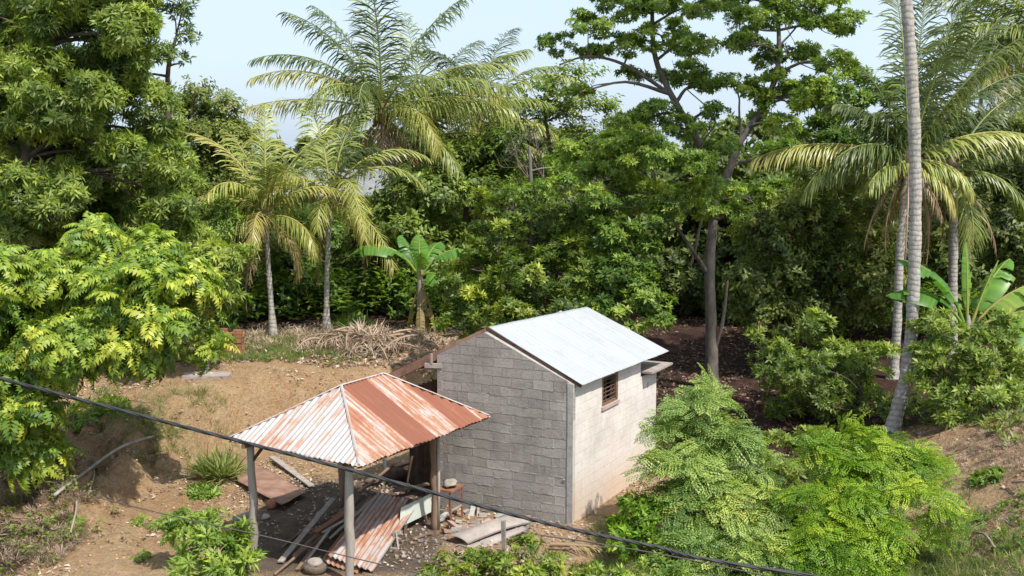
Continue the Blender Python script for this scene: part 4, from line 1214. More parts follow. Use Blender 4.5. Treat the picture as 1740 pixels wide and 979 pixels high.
# curved cement sheets before the hut
f00, f10, f11, f01 = G(757, 914, .08), G(795, 924, .08), G(903, 888, .14), G(862, 878, .12)
flat_sheet('curved_sheet', 'arched pale grey sheet lying on the rubble before the hut', 'roofing sheet', f00, f10, f11, f01, 'pale_sheet', arch=.09, th=.012, bend=.05)
o_ = np.array([.12, -.12, -.07])
flat_sheet('curved_sheet', 'lower warped sheet sticking out under the arched pale sheet', 'roofing sheet', f00 + o_ * 1.3, f10 + o_ * 1.4, f11 + o_ * .8 - (f11 - f10) * .15, f01 + o_, 'pale_sheet', arch=.05, th=.012)
q = G(857, 948, 0)
plank('short dark fence stake standing before the arched sheet', q - UP * .1, at(855, 884, q[1]), .07, .07, 'bark_pale', 'stake', 'stake', 'short stakes in the front weeds')
q = G(822, 985, 0)
plank('dark stake half hidden in the weeds left of the other', q - UP * .1, at(822, 935, q[1]), .06, .06, 'dark_wood', 'stake', 'stake', 'short stakes in the front weeds')

# ------------------------------------------------------------------ bricks, slab, post on the upper terrace
bq = on(390, 603)
rr = random.Random(9)
for row in range(6):
    for col in range(3):
        for dp in range(2):
            if row == 5 and rr.random() < .45: continue
            p = bq + np.array([(col - 1) * .25 + rr.uniform(-.02, .02), dp * .24 + rr.uniform(-.02, .02), .06 + row * .125])
            a = rr.uniform(-.12, .12); mb = MB()
            mb.box(p, np.array([cos(a), sin(a), 0]) * .115, np.array([-sin(a), cos(a), 0]) * .11, UP * .057, rr.random(), .006)
            o = mb.build('brick', M['brick'])
            tag(o, 'orange red brick in the ' + ['bottom', 'second', 'third', 'fourth', 'fifth', 'top'][row] + ' row, ' + ('front' if dp == 0 else 'hidden back') + ' side, ' + ['left', 'middle', 'right'][col] + ' of the stack', 'brick', 'stacked orange bricks on the terrace')
q = on(352, 640)
mb = MB(); mb.box(q + UP * .03, (.62, 0.05, 0), (-.03, .32, 0), (0, 0, .045), .8, .012)
tag(mb.build('concrete_slab', M['stone']), 'flat pale concrete slab on the terrace edge', 'slab')
q = on(349, 628)
mb = MB(); mb.tube([q + UP * z for z in (-.1, .2, .45, .72)], [.10, .09, .085, .08], 8, .8, .05)
tag(mb.build('concrete_post', M['concrete']), 'short pale concrete post standing on the flat slab', 'post')

# ------------------------------------------------------------------ cables
def cable(pts, r, mat, name, label, wob=0.0, ext=9.0):
    P = [at(px, py, Y) for px, py, Y in pts]
    P = [P[0] + (P[0] - P[1]) / np.linalg.norm(P[0] - P[1]) * ext + UP * ext * .02] + P + [P[-1] + (P[-1] - P[-2]) / np.linalg.norm(P[-1] - P[-2]) * ext + UP * ext * .05]
    sp_ = spline(P, 14)
    v_, f_ = tube_np(sp_, r, 8, wob)
    return v_, f_, P
cb = [(-120, 610, 12.0), (0, 643, 11.8), (300, 722, 11.6), (600, 800, 11.4), (900, 882, 11.2), (1100, 926, 11.1), (1390, 980, 11.0)]
v_, f_, P = cable(cb, 0.024, 'cable', 'c', '')
tw = []
sp_ = np.array(spline(P, 40))
for k in range(3):
    ph = np.arange(len(sp_)) * 0.45 + k * 2 * pi / 3
    tw.append(sp_ + np.stack([0 * ph, np.cos(ph) * .009, np.sin(ph) * .009], 1))
mbv, mbf, o2 = [], [], 0
for t_ in tw:
    a_, b_ = tube_np(list(t_), 0.0135, 6); mbv.append(a_); mbf.append(b_ + o2); o2 += len(a_)
tag(mesh_np('power_cable', np.concatenate(mbv), np.concatenate(mbf), M['cable'], smooth=True), 'thick black twisted power cable sagging across the whole yard', 'cable')
v_, f_, P = cable([(176, 848, 17.3), (290, 876, 17.2), (448, 911, 17.1), (600, 948, 17.0), (760, 985, 16.9)], 0.009, 'wire', 'c', '', 0, 0.4)
tag(mesh_np('wire', v_, f_, M['wire'], smooth=True), 'thin wire strung low before the shed posts', 'wire')
v_, f_, P = cable([(935, 912, 18.5), (1000, 921, 18.4), (1150, 947, 18.2), (1300, 978, 18.0)], 0.011, 'wire', 'c', '', 0, 0.5)
tag(mesh_np('wire', v_, f_, M['wire'], smooth=True), 'thin reddish wire below the hut running into the feathery shrub', 'wire')

# ------------------------------------------------------------------ far house between the palms
hq = at(585, 372, 52.0); hz = ztf(hq[0], 52.0)
house = thing('far_house', (hq[0], 52.0, hz), 'distant pinkish house with a grey roof behind the young palms', 'house')
ht = at(585, 328, 52.0)[2]; hx = hq[0]
mb = MB()
mb.box((hx, 54.3, (hz + ht) / 2 - .2), (2.6, 0, 0), (0, 2.3, 0), (0, 0, (ht - hz) / 2 + .2)); mb.build('wall', M['wall_pink'], house)
mb = MB()
mb.hexa([(hx - 3.1, 51.4, ht - .15), (hx + 3.1, 51.4, ht - .15), (hx + 3.1, 54.3, ht + 1.0), (hx - 3.1, 54.3, ht + 1.0), (hx - 3.1, 51.4, ht - .08), (hx + 3.1, 51.4, ht - .08), (hx + 3.1, 54.3, ht + 1.08), (hx - 3.1, 54.3, ht + 1.08)])
mb.hexa([(hx - 3.1, 54.305, ht + 1.0), (hx + 3.1, 54.305, ht + 1.0), (hx + 3.1, 57.2, ht - .15), (hx - 3.1, 57.2, ht - .15), (hx - 3.1, 54.305, ht + 1.08), (hx + 3.1, 54.305, ht + 1.08), (hx + 3.1, 57.2, ht - .08), (hx - 3.1, 57.2, ht - .08)])
mb.build('roof', M['roof_grey'], house)
for dx in (-1.3, 1.2):
    mb = MB(); mb.box((hx + dx, 51.99, hz + 1.7), (.45, 0, 0), (0, .03, 0), (0, 0, .5)); wo_ = mb.build('window', M['red_wood'], house)
    mb = MB(); mb.box((hx + dx, 51.94, hz + 1.7), (.38, 0, 0), (0, .015, 0), (0, 0, .43)); g_ = mb.build('pane', M['glass_dark'], None, loc=wo_['_w']); g_.parent = wo_; g_.location = (0, 0, 0)
mb = MB(); mb.box((hx, 51.98, hz + 1.0), (.45, 0, 0), (0, .03, 0), (0, 0, 1.0)); mb.build('door', M['dark_wood'], house)
# ------------------------------------------------------------------ trees and palms
def base_at(px, Y):
    x = at(px, 500, Y)[0]; return np.array([x, Y, ztf(x, Y)])
# near bright tree, left edge
tree('pinnate_tree', 'bright yellow green feather leaved tree at the left edge before the bank', 'tree',
     [base_at(84, 22.3), at(92, 800, 22.4), at(70, 700, 22.6), at(60, 560, 22.8), at(90, 470, 23.0)], .14, .05,
     region(48, [(60, 480, 110, 90), (190, 460, 110, 75), (268, 495, 75, 72), (235, 560, 95, 66), (40, 620, 80, 110), (30, 730, 70, 70), (110, 560, 90, 70), (312, 575, 40, 42)], 26, 48, 21.6, 24.2, 5) + [L(-60, 520, 90, 22.0), L(-60, 660, 90, 22.0), L(65, 775, 30, 22.3), L(160, 410, 34, 23), L(350, 590, 22, 23.2)],
     'pinnate_big', 'lf_glir', dens=16, size=0.85, tint=.54, tspread=.24, up=.7, bark='bark', seed=11, sub=9, subr=.42, flatsub=.8, gap=.05)
# tall dark tree behind it
tree('broadleaf_tree', 'very tall dark green tree filling the upper left corner', 'tree',
     [base_at(60, 29.5), at(50, 420, 29.6), at(48, 200, 29.8), at(60, 60, 30)], .26, .12,
     region(95, [(40, 60, 150, 190), (180, 60, 120, 130), (40, 300, 150, 200), (170, 250, 130, 170), (250, 330, 110, 110), (290, 450, 110, 110), (100, 430, 150, 100), (360, 470, 55, 80), (200, -60, 140, 90)], 34, 66, 28.3, 32.0, 12) + region(24, [(60, 120, 130, 170), (150, 300, 110, 130), (100, 420, 120, 60)], 60, 85, 31.5, 32.8, 3) + region(16, [(70, 320, 110, 75), (90, 170, 110, 90)], 36, 56, 27.4, 28.4, 8),
     'rosette_narrow', 'lf_dark', dens=27, size=.85, tint=.60, tspread=.22, up=.35, seed=12, sub=9, subr=.42, flatsub=.9, gap=.05, twigs=1, limb_r=.1)
tree('broadleaf_tree', 'light sprays of leaves against the sky at the upper left tree edge', 'tree',
     [base_at(300, 33.5), at(290, 300, 33.5), at(285, 130, 33.6), at(300, 60, 33.6)], .13, .04,
     [L(290, 20, 42, 33.6), L(320, 60, 24, 33.6), L(270, 90, 40, 33.4), L(310, 105, 16, 33.6), L(300, -40, 50, 33.6), L(235, 120, 50, 33.4)],
     'rosette_narrow', 'lf_dark', dens=8, size=.9, tint=.35, seed=13, sub=7, gap=.2, limb_r=.3)
tree('broadleaf_tree', 'dense rounded olive tree right of the tall dark tree', 'tree',
     [base_at(330, 38), at(335, 400, 38), at(340, 260, 38)], .25, .1,
     [L(330, 200, 62, 38), L(380, 200, 52, 38.5), L(370, 260, 62, 38), L(300, 260, 80, 37.5), L(395, 330, 50, 38), L(320, 340, 70, 37.5), L(380, 400, 50, 38), L(370, 470, 52, 37.5), L(340, 150, 22, 38), L(400, 240, 34, 38.3)],
     'twig', 'lf_mango', dens=17, size=1.35, tint=.50, tspread=.13, seed=14, sub=9)
tree('bushy_tree', 'pale green narrow leaved tree left of the leaning young palm', 'tree',
     [base_at(372, 34.6), at(370, 480, 34.6), at(368, 400, 34.6)], .1, .04,
     [L(360, 380, 52, 34.5), L(385, 440, 40, 34.6), L(345, 450, 50, 34.4), L(375, 500, 45, 34.4), L(340, 530, 40, 34.2), L(395, 370, 26, 34.5)],
     'rosette_narrow', 'lf_mid', dens=17, size=.85, tint=.55, seed=15)

# coconut palms: fronds given as (azimuth, elevation, length, bend, colour)
palm('tallest coconut palm left of centre with an orange tipped frond', [base_at(690, 41), at(682, 430, 41), at(668, 300, 41), at(650, 190, 41)], .17, .12,
     [(178, 14, 5.13, .55, 0.50), (172, 48, 5.24, 1.15, 0.24), (195, 38, 4.90, 1.1, 0.45), (150, 66, 5.24, .75, 0.20), (120, 78, 5.47, .5, 0.22), (30, 66, 5.24, .6, 0.20), (270, 80, 5.24, .55, 0.20), 
      (10, 40, 5.02, .9, 0.35), (-8, 18, 4.90, .8, 0.42), (200, -12, 3.65, .9, 0.35), (340, 30, 4.90, .9, 0.30), (300, 35, 4.56, 1.1, 0.30), (240, 30, 4.56, 1.2, 0.32), (320, -10, 4.10, .9, 0.38), (215, 60, 5.02, .9, 0.26)],
     rnd=6, Lr=(3.6, 4.6), seed=21, ragged=.16, ll=1.15, tint=.36, dead=14, nuts=9, elr=(.8, -.1))
palm('second coconut palm just right of the tallest with drooping fronds', [base_at(745, 43), at(735, 430, 43), at(722, 240, 43)], .16, .12,
     [(60, 70, 5.28, .9, 0.26), (15, 62, 5.28, .9, 0.28), (350, 40, 5.28, 1.1, 0.34), (-5, 12, 5.06, .9, 0.44), (120, 80, 5.17, .5, 0.28), (330, -5, 4.62, .9, 0.44), (30, 15, 4.84, 1.0, 0.38), (300, 60, 4.84, 1.2, 0.30), (200, 20, 4.18, 1.2, 0.38), (-25, -30, 4.18, .7, 0.50)],
     rnd=14, Lr=(3.6, 4.6), seed=22, ragged=.16, ll=1.15, tint=.36, dead=10, nuts=6, elr=(1.1, -.7))
palm('shadowy coconut palm behind the pair, right fronds near the bare tree', [base_at(800, 46), at(805, 300, 46), at(815, 200, 46)], .16, .12,
     [(20, 55, 4.2, 1.1, .3), (5, 28, 4.2, 1.1, .42), (60, 75, 4.6, .9, .2), (350, 5, 3.6, .9, .48), (340, -30, 3.4, .6, .42)],
     rnd=18, Lr=(3.6, 4.6), seed=23, ragged=.16, tint=.36, dead=8, nuts=0, elr=(1.0, -.9))
palm('young yellow green palm with a pale slender trunk on the terrace', [base_at(463, 35.3), at(456, 450, 35.3), at(452, 372, 35.3)], .085, .07,
     [(100, 82, 3.54, .4, 0.46), (170, 72, 3.42, 1.0, 0.46), (20, 70, 3.66, .9, 0.42), (185, 40, 2.93, 1.6, 0.52), (200, 10, 2.44, 1.5, 0.54), (350, 45, 3.29, 1.6, 0.44), (300, 60, 3.17, 1.6, 0.46), (240, 55, 2.93, 1.7, 0.50), (60, 60, 3.42, 1.2, 0.38), (135, 68, 3.42, .8, 0.44), (330, 10, 2.68, 1.6, 0.49), (270, 20, 2.44, 1.6, 0.54)],
     rnd=4, Lr=(2.2, 2.6), seed=24, tint=.42, dead=2, nuts=0, group='young yellow palms', ll=.85, bendr=(1.3, 1.8), n=60, bark='bark_palm')
palm('young palm with one long yellow frond drooping beside its trunk', [base_at(553, 36.5), at(556, 450, 36.5), at(562, 340, 36.5)], .085, .07,
     [(60, 75, 3.42, .6, 0.38), (30, 55, 3.90, 1.5, 0.42), (10, 48, 3.54, 1.9, 0.49), (-60, 38, 3.17, 2.1, 0.52), (300, 20, 4.03, 1.6, 0.54), (170, 60, 3.42, 1.2, 0.42), (190, 30, 2.93, 1.6, 0.44), (120, 78, 3.42, .6, 0.40), (230, 40, 3.05, 1.8, 0.49), (320, -10, 3.66, 1.0, 0.54)],
     rnd=4, Lr=(2.2, 2.6), seed=25, tint=.42, dead=2, nuts=0, group='young yellow palms', ll=.85, bendr=(1.3, 1.8), n=60)
palm('coconut palm with a broad pale frond arching left, behind the front trunk', [base_at(1523, 32), at(1524, 560, 32), at(1530, 420, 32), at(1545, 275, 32)], .135, .115,
     [(183, 18, 4.5, .75, .50), (2, 28, 3.6, .75, .44), (150, 50, 3.2, .7, .2), (165, 72, 3.6, .6, .22), (60, 80, 4.8, .3, .2), (20, 66, 4.8, .5, .2), (10, 50, 4.4, .7, .24), (100, 84, 4.9, .25, .2), (300, 76, 4.6, .5, .22), (190, 55, 2.8, 1.0, .24), (35, 74, 4.7, .3, .18), (340, 62, 4.2, .5, .22), (350, 5, 1.9, 1.3, .5), (210, 0, 1.8, .9, .4), (205, 28, 2.6, 1.2, .22), (330, -20, 1.7, 1.0, .55)],
     rnd=2, Lr=(3.0, 3.8), seed=26, tint=.25, dead=9, nuts=7, elr=(1.1, .2))
palm('tall smooth grey palm trunk rising out of the picture at right', [base_at(1525, 27.4), at(1545, 600, 27.4), at(1555, 400, 27.4), at(1553, 200, 27.4), at(1540, 0, 27.4), at(1522, -170, 27.4), at(1500, -330, 27.4)], .162, .122,
     [], rnd=22, Lr=(3.4, 4.0), seed=27, tint=.28, dead=0, nuts=8, elr=(1.4, .1), bendr=(.6, 1.1))
palm('palm with a grey trunk behind the banana plant at right', [base_at(1622, 34.5), at(1620, 400, 34.5), at(1618, 290, 34.5)], .15, .12,
     [(5, 35, 3.0, 1.0, .36), (20, 60, 3.4, .8, .25)], rnd=8, Lr=(2.2, 3.2), seed=28, tint=.28, dead=7, nuts=4, elr=(1.3, -.6))
palm('pale distant coconut palm near the upper right corner', [base_at(1700, 46), at(1702, 300, 46), at(1700, 92, 46)], .15, .12,
     [(60, 60, 3.6, 1.0, .34), (120, 60, 3.6, 1.0, .34)], rnd=20, Lr=(3.0, 3.8), seed=29, tint=.38, dead=6, nuts=8, elr=(1.3, -.9))
palm('coconut palm whose fronds hang in from the right frame edge', [base_at(1800, 37), at(1790, 300, 37), at(1785, 70, 37)], .15, .12,
     [(178, 40, 4.2, .9, .28), (190, 20, 4.0, .9, .32), (170, 10, 3.8, .9, .3), (165, 60, 4.2, .9, .28)], rnd=10, Lr=(3.4, 4.0), seed=30, tint=.3, dead=2, nuts=4)

banana('banana plant with a brown leaf skirt left of the bushy tree', base_at(714, 34.9), 2.15,
       [(182, 58, 2.6, 1.9, .36, .46), (5, 56, 2.4, 2.0, .30, .46), (100, 84, 1.3, .2, .42, .34), (20, 30, 1.3, 1.2, .28, .40), (320, 20, 1.2, 1.4, .33, .4), (140, 70, 1.5, .6, .25, .4), (60, 62, 1.6, 1.0, .3, .4), (280, 74, .9, .6, .45, .25)], seed=31, dead=5)
banana('banana plant with arching pale ribbed leaves at the right edge', base_at(1648, 27.5), 2.4,
       [(95, 86, 2.2, .15, .50, .15), (168, 72, 2.6, 1.2, .28, .5), (175, 58, 2.4, 1.6, .26, .5), (8, 50, 2.9, 1.2, .56, .5), (-8, 30, 2.8, 1.1, .50, .5), (340, 15, 2.3, 1.4, .30, .5), (320, -5, 2.4, 1.0, .62, .45), (200, 10, 1.5, 1.3, .22, .4), (35, 62, 2.4, .7, .40, .45), (20, 70, 1.9, .2, .5, .08)], seed=32, dead=4)

# central tall tree with forked trunk
rl = np.random.default_rng(77)
cl = [(945, 75, 34), (1000, 45, 46), (1060, 20, 50), (1010, 88, 36), (1080, 75, 42), (1130, 60, 44), (1180, 80, 44), (1150, 125, 44), (1210, 140, 44), (1075, 130, 30), (1120, 5, 50), (1030, -20, 55), (1110, 195, 44), (1060, 215, 44), (1160, 215, 40), (985, 155, 28), (1230, 250, 34),
      (960, 250, 30), (1000, 285, 52), (1060, 280, 55), (1110, 270, 52), (1170, 285, 52), (1225, 315, 50), (950, 320, 40), (1010, 335, 40), (1080, 335, 50), (1145, 335, 50), (1040, 245, 45), (1120, 365, 40), (1280, 340, 36), (1190, 350, 44), (1250, 360, 30), (1090, 240, 40),
      (1270, 40, 42), (1330, 30, 55), (1390, 25, 50), (1435, 40, 42), (1290, 90, 44), (1360, 90, 38), (1250, 70, 28), (1240, 0, 40), (1340, -40, 70), (1275, 150, 34), (1340, 170, 50), (1400, 160, 46), (1310, 125, 30), (1330, 215, 40), (1420, 110, 36), (1300, 200, 30), (1190, 20, 36), (1210, 190, 26)]
tree('forked_tree', 'tall wide crowned tree with a forked grey trunk behind the hut', 'tree',
     [base_at(1212, 32.2), at(1209, 560, 32.2), at(1206, 450, 32.2), at(1213, 345, 32.3), at(1195, 260, 32.4), at(1140, 160, 32.5), at(1112, 90, 32.5), at(1108, -10, 32.5)], .185, .05,
     [L(a, b, c, (30.2 if b > 230 and a < 1265 else 32.3) + rl.uniform(-1.1, 1.1), rl.uniform(.5, .8)) for a, b, c in cl],
     'rosette_flat', 'lf_mid', dens=44, size=.50, tint=.62, tspread=.22, up=.6, bark='bark_mid', seed=41, sub=13, gap=.19, twigs=4, subr=.36, flatsub=.6, limb_r=.22,
     extra=[([at(1212, 350, 32.3), at(1235, 300, 32.4), at(1258, 240, 32.6), at(1298, 180, 32.8), at(1322, 110, 32.9), at(1322, 10, 33)], .15, .055), ([at(1206, 470, 32.2), at(1180, 430, 32.0), at(1150, 385, 31.8), at(1120, 330, 31.6)], .075, .03), ([at(1180, 430, 32), at(1186, 400, 31.9), at(1193, 372, 31.9)], .049, .035),
            ([at(1213, 600, 32.2), at(1228, 545, 32.0), at(1236, 478, 32.0)], .065, .045), ([at(1140, 160, 32.5), at(1060, 110, 32.3), at(1000, 96, 32.2), at(950, 110, 32.2)], .06, .02),
            ([at(1112, 90, 32.5), at(1060, 65, 32.3), at(1010, 60, 32.2)], .045, .015), ([at(1195, 240, 32.4), at(1215, 200, 32.3), at(1165, 150, 32.3)], .03, .015),
            ([at(1258, 240, 32.6), at(1256, 190, 32.4), at(1254, 160, 32.4), at(1230, 130, 32.4)], .04, .015), ([at(1245, 280, 32.5), at(1290, 270, 32.8), at(1340, 255, 33)], .055, .03), ([at(1320, 110, 32.9), at(1290, 70, 32.8), at(1280, 40, 32.8)], .04, .02), ([at(1322, 80, 32.9), at(1350, 50, 33), at(1380, 10, 33.2)], .035, .015)], sides=10)
# bushy trees behind the hut
tree('bushy_tree', 'rounded yellow green bushy tree directly behind the hut roof', 'tree',
     [base_at(900, 30.6), at(900, 520, 30.6), at(900, 440, 30.6), at(905, 380, 30.6)], .16, .06,
     [L(800, 450, 62, 30.1), L(860, 400, 62, 30.6), L(930, 380, 62, 30.9), L(990, 400, 60, 30.9), L(900, 470, 72, 29.7), L(970, 460, 72, 29.7), L(820, 520, 60, 29.7), L(880, 540, 60, 29.3), L(780, 545, 40, 29.9), L(770, 490, 42, 30.1), L(1010, 470, 50, 29.9), L(830, 350, 42, 31.3), L(960, 520, 60, 29.3)],
     'rosette', 'lf_yell', dens=21, size=.9, tint=.36, tspread=.24, up=.8, seed=43, sub=15, subr=.3)
tree('bushy_tree', 'darker green broad leaved tree right behind the white roof', 'tree',
     [base_at(1075, 29.9), at(1075, 560, 29.9), at(1070, 480, 29.9)], .13, .05,
     [L(1040, 400, 52, 29.6), L(1080, 440, 50, 29.4), L(1040, 470, 52, 29.1), L(1100, 500, 52, 28.9), L(1050, 530, 50, 28.7), L(1115, 540, 36, 28.7), L(1020, 370, 40, 30.1), L(1000, 520, 45, 28.8)],
     'rosette_flat', 'lf_mid', dens=22, size=.72, tint=.40, tspread=.22, up=.9, seed=44, sub=14, subr=.32)
tree('bushy_tree', 'slim pale trunked tree poking above the yellow green bush', 'tree',
     [base_at(905, 37), at(905, 400, 37), at(903, 330, 37), at(900, 250, 37)], .10, .05,
     [L(930, 330, 36, 37), L(960, 280, 40, 37.3), L(880, 330, 28, 36.8)], 'rosette', 'lf_mid', dens=14, size=1.0, tint=.5, seed=45, bark='bark_pale')
# bare twiggy tree
def bare_tree(label, base, H_, seed, lean=0):
    rng = np.random.default_rng(seed)
    base = np.array(base, float); root = thing('bare_tree', base, label, 'tree', 'thin trees in the gap beside the palms')
    Vs, Fs = [], []; off = 0
    def grow(p, d, ln, r, lvl):
        nonlocal off
        d = d / np.linalg.norm(d); q = [p]; k = 4
        for i in range(k):
            d = d + rng.normal(size=3) * .13 + np.array([0, 0, .05]); d /= np.linalg.norm(d); q.append(q[-1] + d * ln / k)
        v, f = tube_np(q, np.linspace(r, r * .55, len(q)), 6 if lvl < 2 else 4); Vs.append(v); Fs.append(f + off); off += len(v)
        if lvl >= 5: return
        for i in range(2 + (rng.random() < .75) + (lvl > 2)):
            s_ = q[rng.integers(2, k + 1)]
            nd = d + rng.normal(size=3) * .62 + np.array([0, 0, .1])
            grow(s_, nd, ln * (.58 + .25 * rng.random()), r * .55, lvl + 1)
    grow(base, np.array([lean, 0, 1.0]), H_ * .42, .11, 0)
    mesh_np('trunk', np.concatenate(Vs), np.concatenate(Fs), M['twig'], root, smooth=True)
bare_tree('leafless brown tree in the gap right of the coconut palms', base_at(915, 41), 7.6, 3)
bare_tree('smaller leafless tree left of the first bare one', base_at(870, 43), 6.4, 8)
tree('sparse_tree', 'thin yellowish crowned tree above the bare twigs', 'tree',
     [base_at(945, 43), at(940, 300, 43), at(925, 190, 43)], .14, .05,
     [L(920, 160, 42, 43, .6), L(960, 190, 42, 43, .6), L(900, 200, 24, 43, .6), L(975, 140, 36, 42.5, .6), L(1000, 200, 42, 42.5, .8), L(980, 250, 50, 42.5)],
     'twig', 'lf_yell', dens=9, size=1.5, tint=.42, seed=46, gap=.25)

# masses on the right
tree('broadleaf_tree', 'big dull olive tree mass in the middle of the right side', 'tree',
     [base_at(1390, 35), at(1390, 500, 35), at(1392, 380, 35), at(1395, 300, 35)], .22, .09,
     region(60, [(1330, 420, 75, 90), (1420, 360, 95, 90), (1460, 470, 70, 100), (1370, 520, 110, 70), (1290, 500, 45, 70)], 28, 52, 33.2, 35.8, 51),
     'twig_big', 'lf_mango', dens=18, size=.85, tint=.55, tspread=.24, up=.4, seed=51, sub=9, subr=.42, gap=.05, twigs=1, limb_r=.2)
tree('broadleaf_tree', 'tall green crown behind the big coconut palm at right', 'tree',
     [base_at(1420, 39), at(1420, 400, 39), at(1410, 250, 39)], .22, .09,
     [L(1380, 240, 62, 38.5), L(1450, 230, 62, 38.5), L(1500, 180, 55, 39), L(1440, 150, 55, 39), L(1380, 170, 45, 39), L(1500, 270, 62, 38.5), L(1330, 270, 45, 38.5), L(1300, 330, 45, 38)],
     'rosette', 'lf_mid', dens=13, size=1.15, tint=.40, tspread=.15, seed=52, sub=9, gap=.18)
tree('shrub', 'light green shrub thicket left of the double palm trunks', 'shrub',
     [base_at(1420, 30), at(1420, 690, 30), at(1425, 640, 30)], .07, .03,
     [L(1400, 600, 52, 30), L(1460, 640, 55, 29.6), L(1420, 680, 52, 29.2), L(1360, 660, 42, 29.8), L(1490, 600, 40, 30), L(1480, 690, 40, 29), L(1340, 700, 30, 29.2), L(1380, 560, 40, 30.5)],
     'rosette', 'lf_dark', dens=22, size=.85, tint=.58, tspread=.18, up=.7, seed=53, sub=10, subr=.38)
tree('shrub', 'shaded green thicket filling the ground before the slim palm trunk', 'shrub',
     [base_at(1480, 29), at(1480, 720, 29), at(1480, 700, 29)], .06, .03,
     region(30, [(1310, 600, 40, 50), (1330, 650, 45, 60), (1440, 710, 110, 32), (1400, 640, 90, 60), (1540, 690, 45, 40)], 24, 40, 27.6, 30, 91), 'rosette', 'lf_dark', dens=20, size=.75, tint=.40, tspread=.2, up=.6, seed=92, sub=9)
tree('shrub', 'olive leafy shrub between the feathery shrub and the dark floor', 'shrub',
     [base_at(1340, 25), at(1340, 760, 25), at(1340, 740, 25)], .04, .02,
     [L(1320, 755, 34, 25), L(1360, 745, 32, 25), L(1390, 760, 28, 24.8), L(1300, 790, 30, 24.5), L(1340, 800, 35, 24.2)], 'rosette', 'lf_dark', dens=26, size=.75, tint=.62, seed=54)
tree('shrub', 'dense grey green shrub right of the palm trunks below the banana', 'shrub',
     [base_at(1640, 26), at(1640, 680, 26), at(1640, 600, 26)], .09, .04,
     [L(1590, 560, 42, 26.6), L(1640, 600, 58, 26.3), L(1600, 640, 55, 26), L(1660, 670, 58, 25.6), L(1700, 620, 55, 26), L(1710, 690, 48, 25.6), L(1600, 700, 40, 25.6), L(1650, 720, 38, 25.2), L(1740, 640, 55, 26), L(1690, 560, 45, 26.6), L(1575, 600, 32, 26.4)],
     'rosette', 'lf_dark', dens=24, size=.85, tint=.60, tspread=.16, up=.7, seed=55, sub=11, subr=.36)
tree('broadleaf_tree', 'leafy tree behind the right palm trunks near the frame edge', 'tree',
     [base_at(1690, 40), at(1690, 400, 40), at(1690, 280, 40)], .2, .08,
     [L(1640, 330, 55, 39), L(1700, 300, 62, 39.5), L(1740, 350, 62, 39.5), L(1690, 400, 62, 39), L(1740, 450, 62, 39), L(1600, 400, 50, 39), L(1640, 460, 52, 38.5), L(1700, 240, 48, 40), L(1740, 240, 42, 40), L(1560, 450, 48, 39), L(1660, 220, 32, 40)],
     'twig_big', 'lf_mango', dens=13, size=1.1, tint=.48, tspread=.15, seed=56, sub=10, gap=.1)
tree('broadleaf_tree', 'shaded tree in the gap behind the forked trunk', 'tree',
     [base_at(1260, 44), at(1260, 400, 44), at(1255, 300, 44)], .2, .08,
     [L(1240, 300, 70, 43), L(1300, 330, 72, 43.5), L(1180, 340, 72, 43.5), L(1120, 380, 72, 43.5), L(1240, 400, 82, 43), L(1160, 430, 72, 43), L(1290, 430, 72, 43), L(1270, 230, 50, 44), L(1200, 240, 50, 44), L(1330, 250, 50, 44)],
     'far', 'lf_mango', dens=9, size=.8, tint=.25, tspread=.12, seed=57)
# dark trees in the back, left centre
bk = [(430, 450, 39, 'dark tree between the left trees and the first young palm', [(420, 430, 52), (410, 500, 50), (470, 470, 48), (430, 380, 42)], 'lf_mango', .42),
      (520, 480, 40, 'low dark green tree between the two young palms', [(500, 470, 50), (530, 520, 45), (490, 530, 42), (550, 400, 40), (510, 400, 36)], 'lf_mid', .35),
      (620, 470, 40, 'dark tree behind the drooping yellow frond', [(610, 450, 52), (640, 510, 52), (590, 520, 45), (620, 400, 42), (660, 450, 50)], 'lf_mango', .25),
      (700, 400, 39.5, 'glossy green tree under the tallest coconut palm', [(700, 340, 55), (740, 330, 45), (690, 400, 50), (750, 400, 55), (660, 360, 36), (730, 470, 50), (700, 300, 30)], 'lf_dark', .6),
      (850, 330, 44, 'dull brownish tree closing the gap right of the palms', [(860, 300, 55), (900, 330, 55), (830, 300, 45), (880, 250, 40), (940, 300, 45), (910, 380, 60)], 'lf_yell', .2),
       (790, 380, 41, 'hazy brownish green tree below the second palm', [(790, 330, 55), (850, 320, 50), (820, 270, 50), (860, 250, 40), (770, 280, 42)], 'lf_yell', .25),
      (1170, 480, 42, 'dark backdrop tree seen left of the forked trunk', [(1150, 460, 70), (1180, 520, 60), (1110, 450, 60), (1220, 520, 55), (1150, 560, 36)], 'lf_mango', .2),
      (1280, 480, 41, 'dark backdrop tree seen right of the forked trunk', [(1270, 500, 55), (1300, 450, 60), (1310, 540, 45), (1250, 540, 36)], 'lf_mango', .22)]
for i, (px, py, Y, lab, lb, mt_, tn) in enumerate(bk):
    tree('broadleaf_tree', lab, 'tree', [base_at(px, Y), at(px, py, Y), at(px + 8, py - 50, Y)], .15, .05,
         [L(a, b, c, Y + R.uniform(-.6, .6)) for a, b, c in lb], 'twig_big' if i % 2 else 'rosette', mt_, dens=12, size=1.1, tint=tn, tspread=.15, seed=60 + i, sub=9)
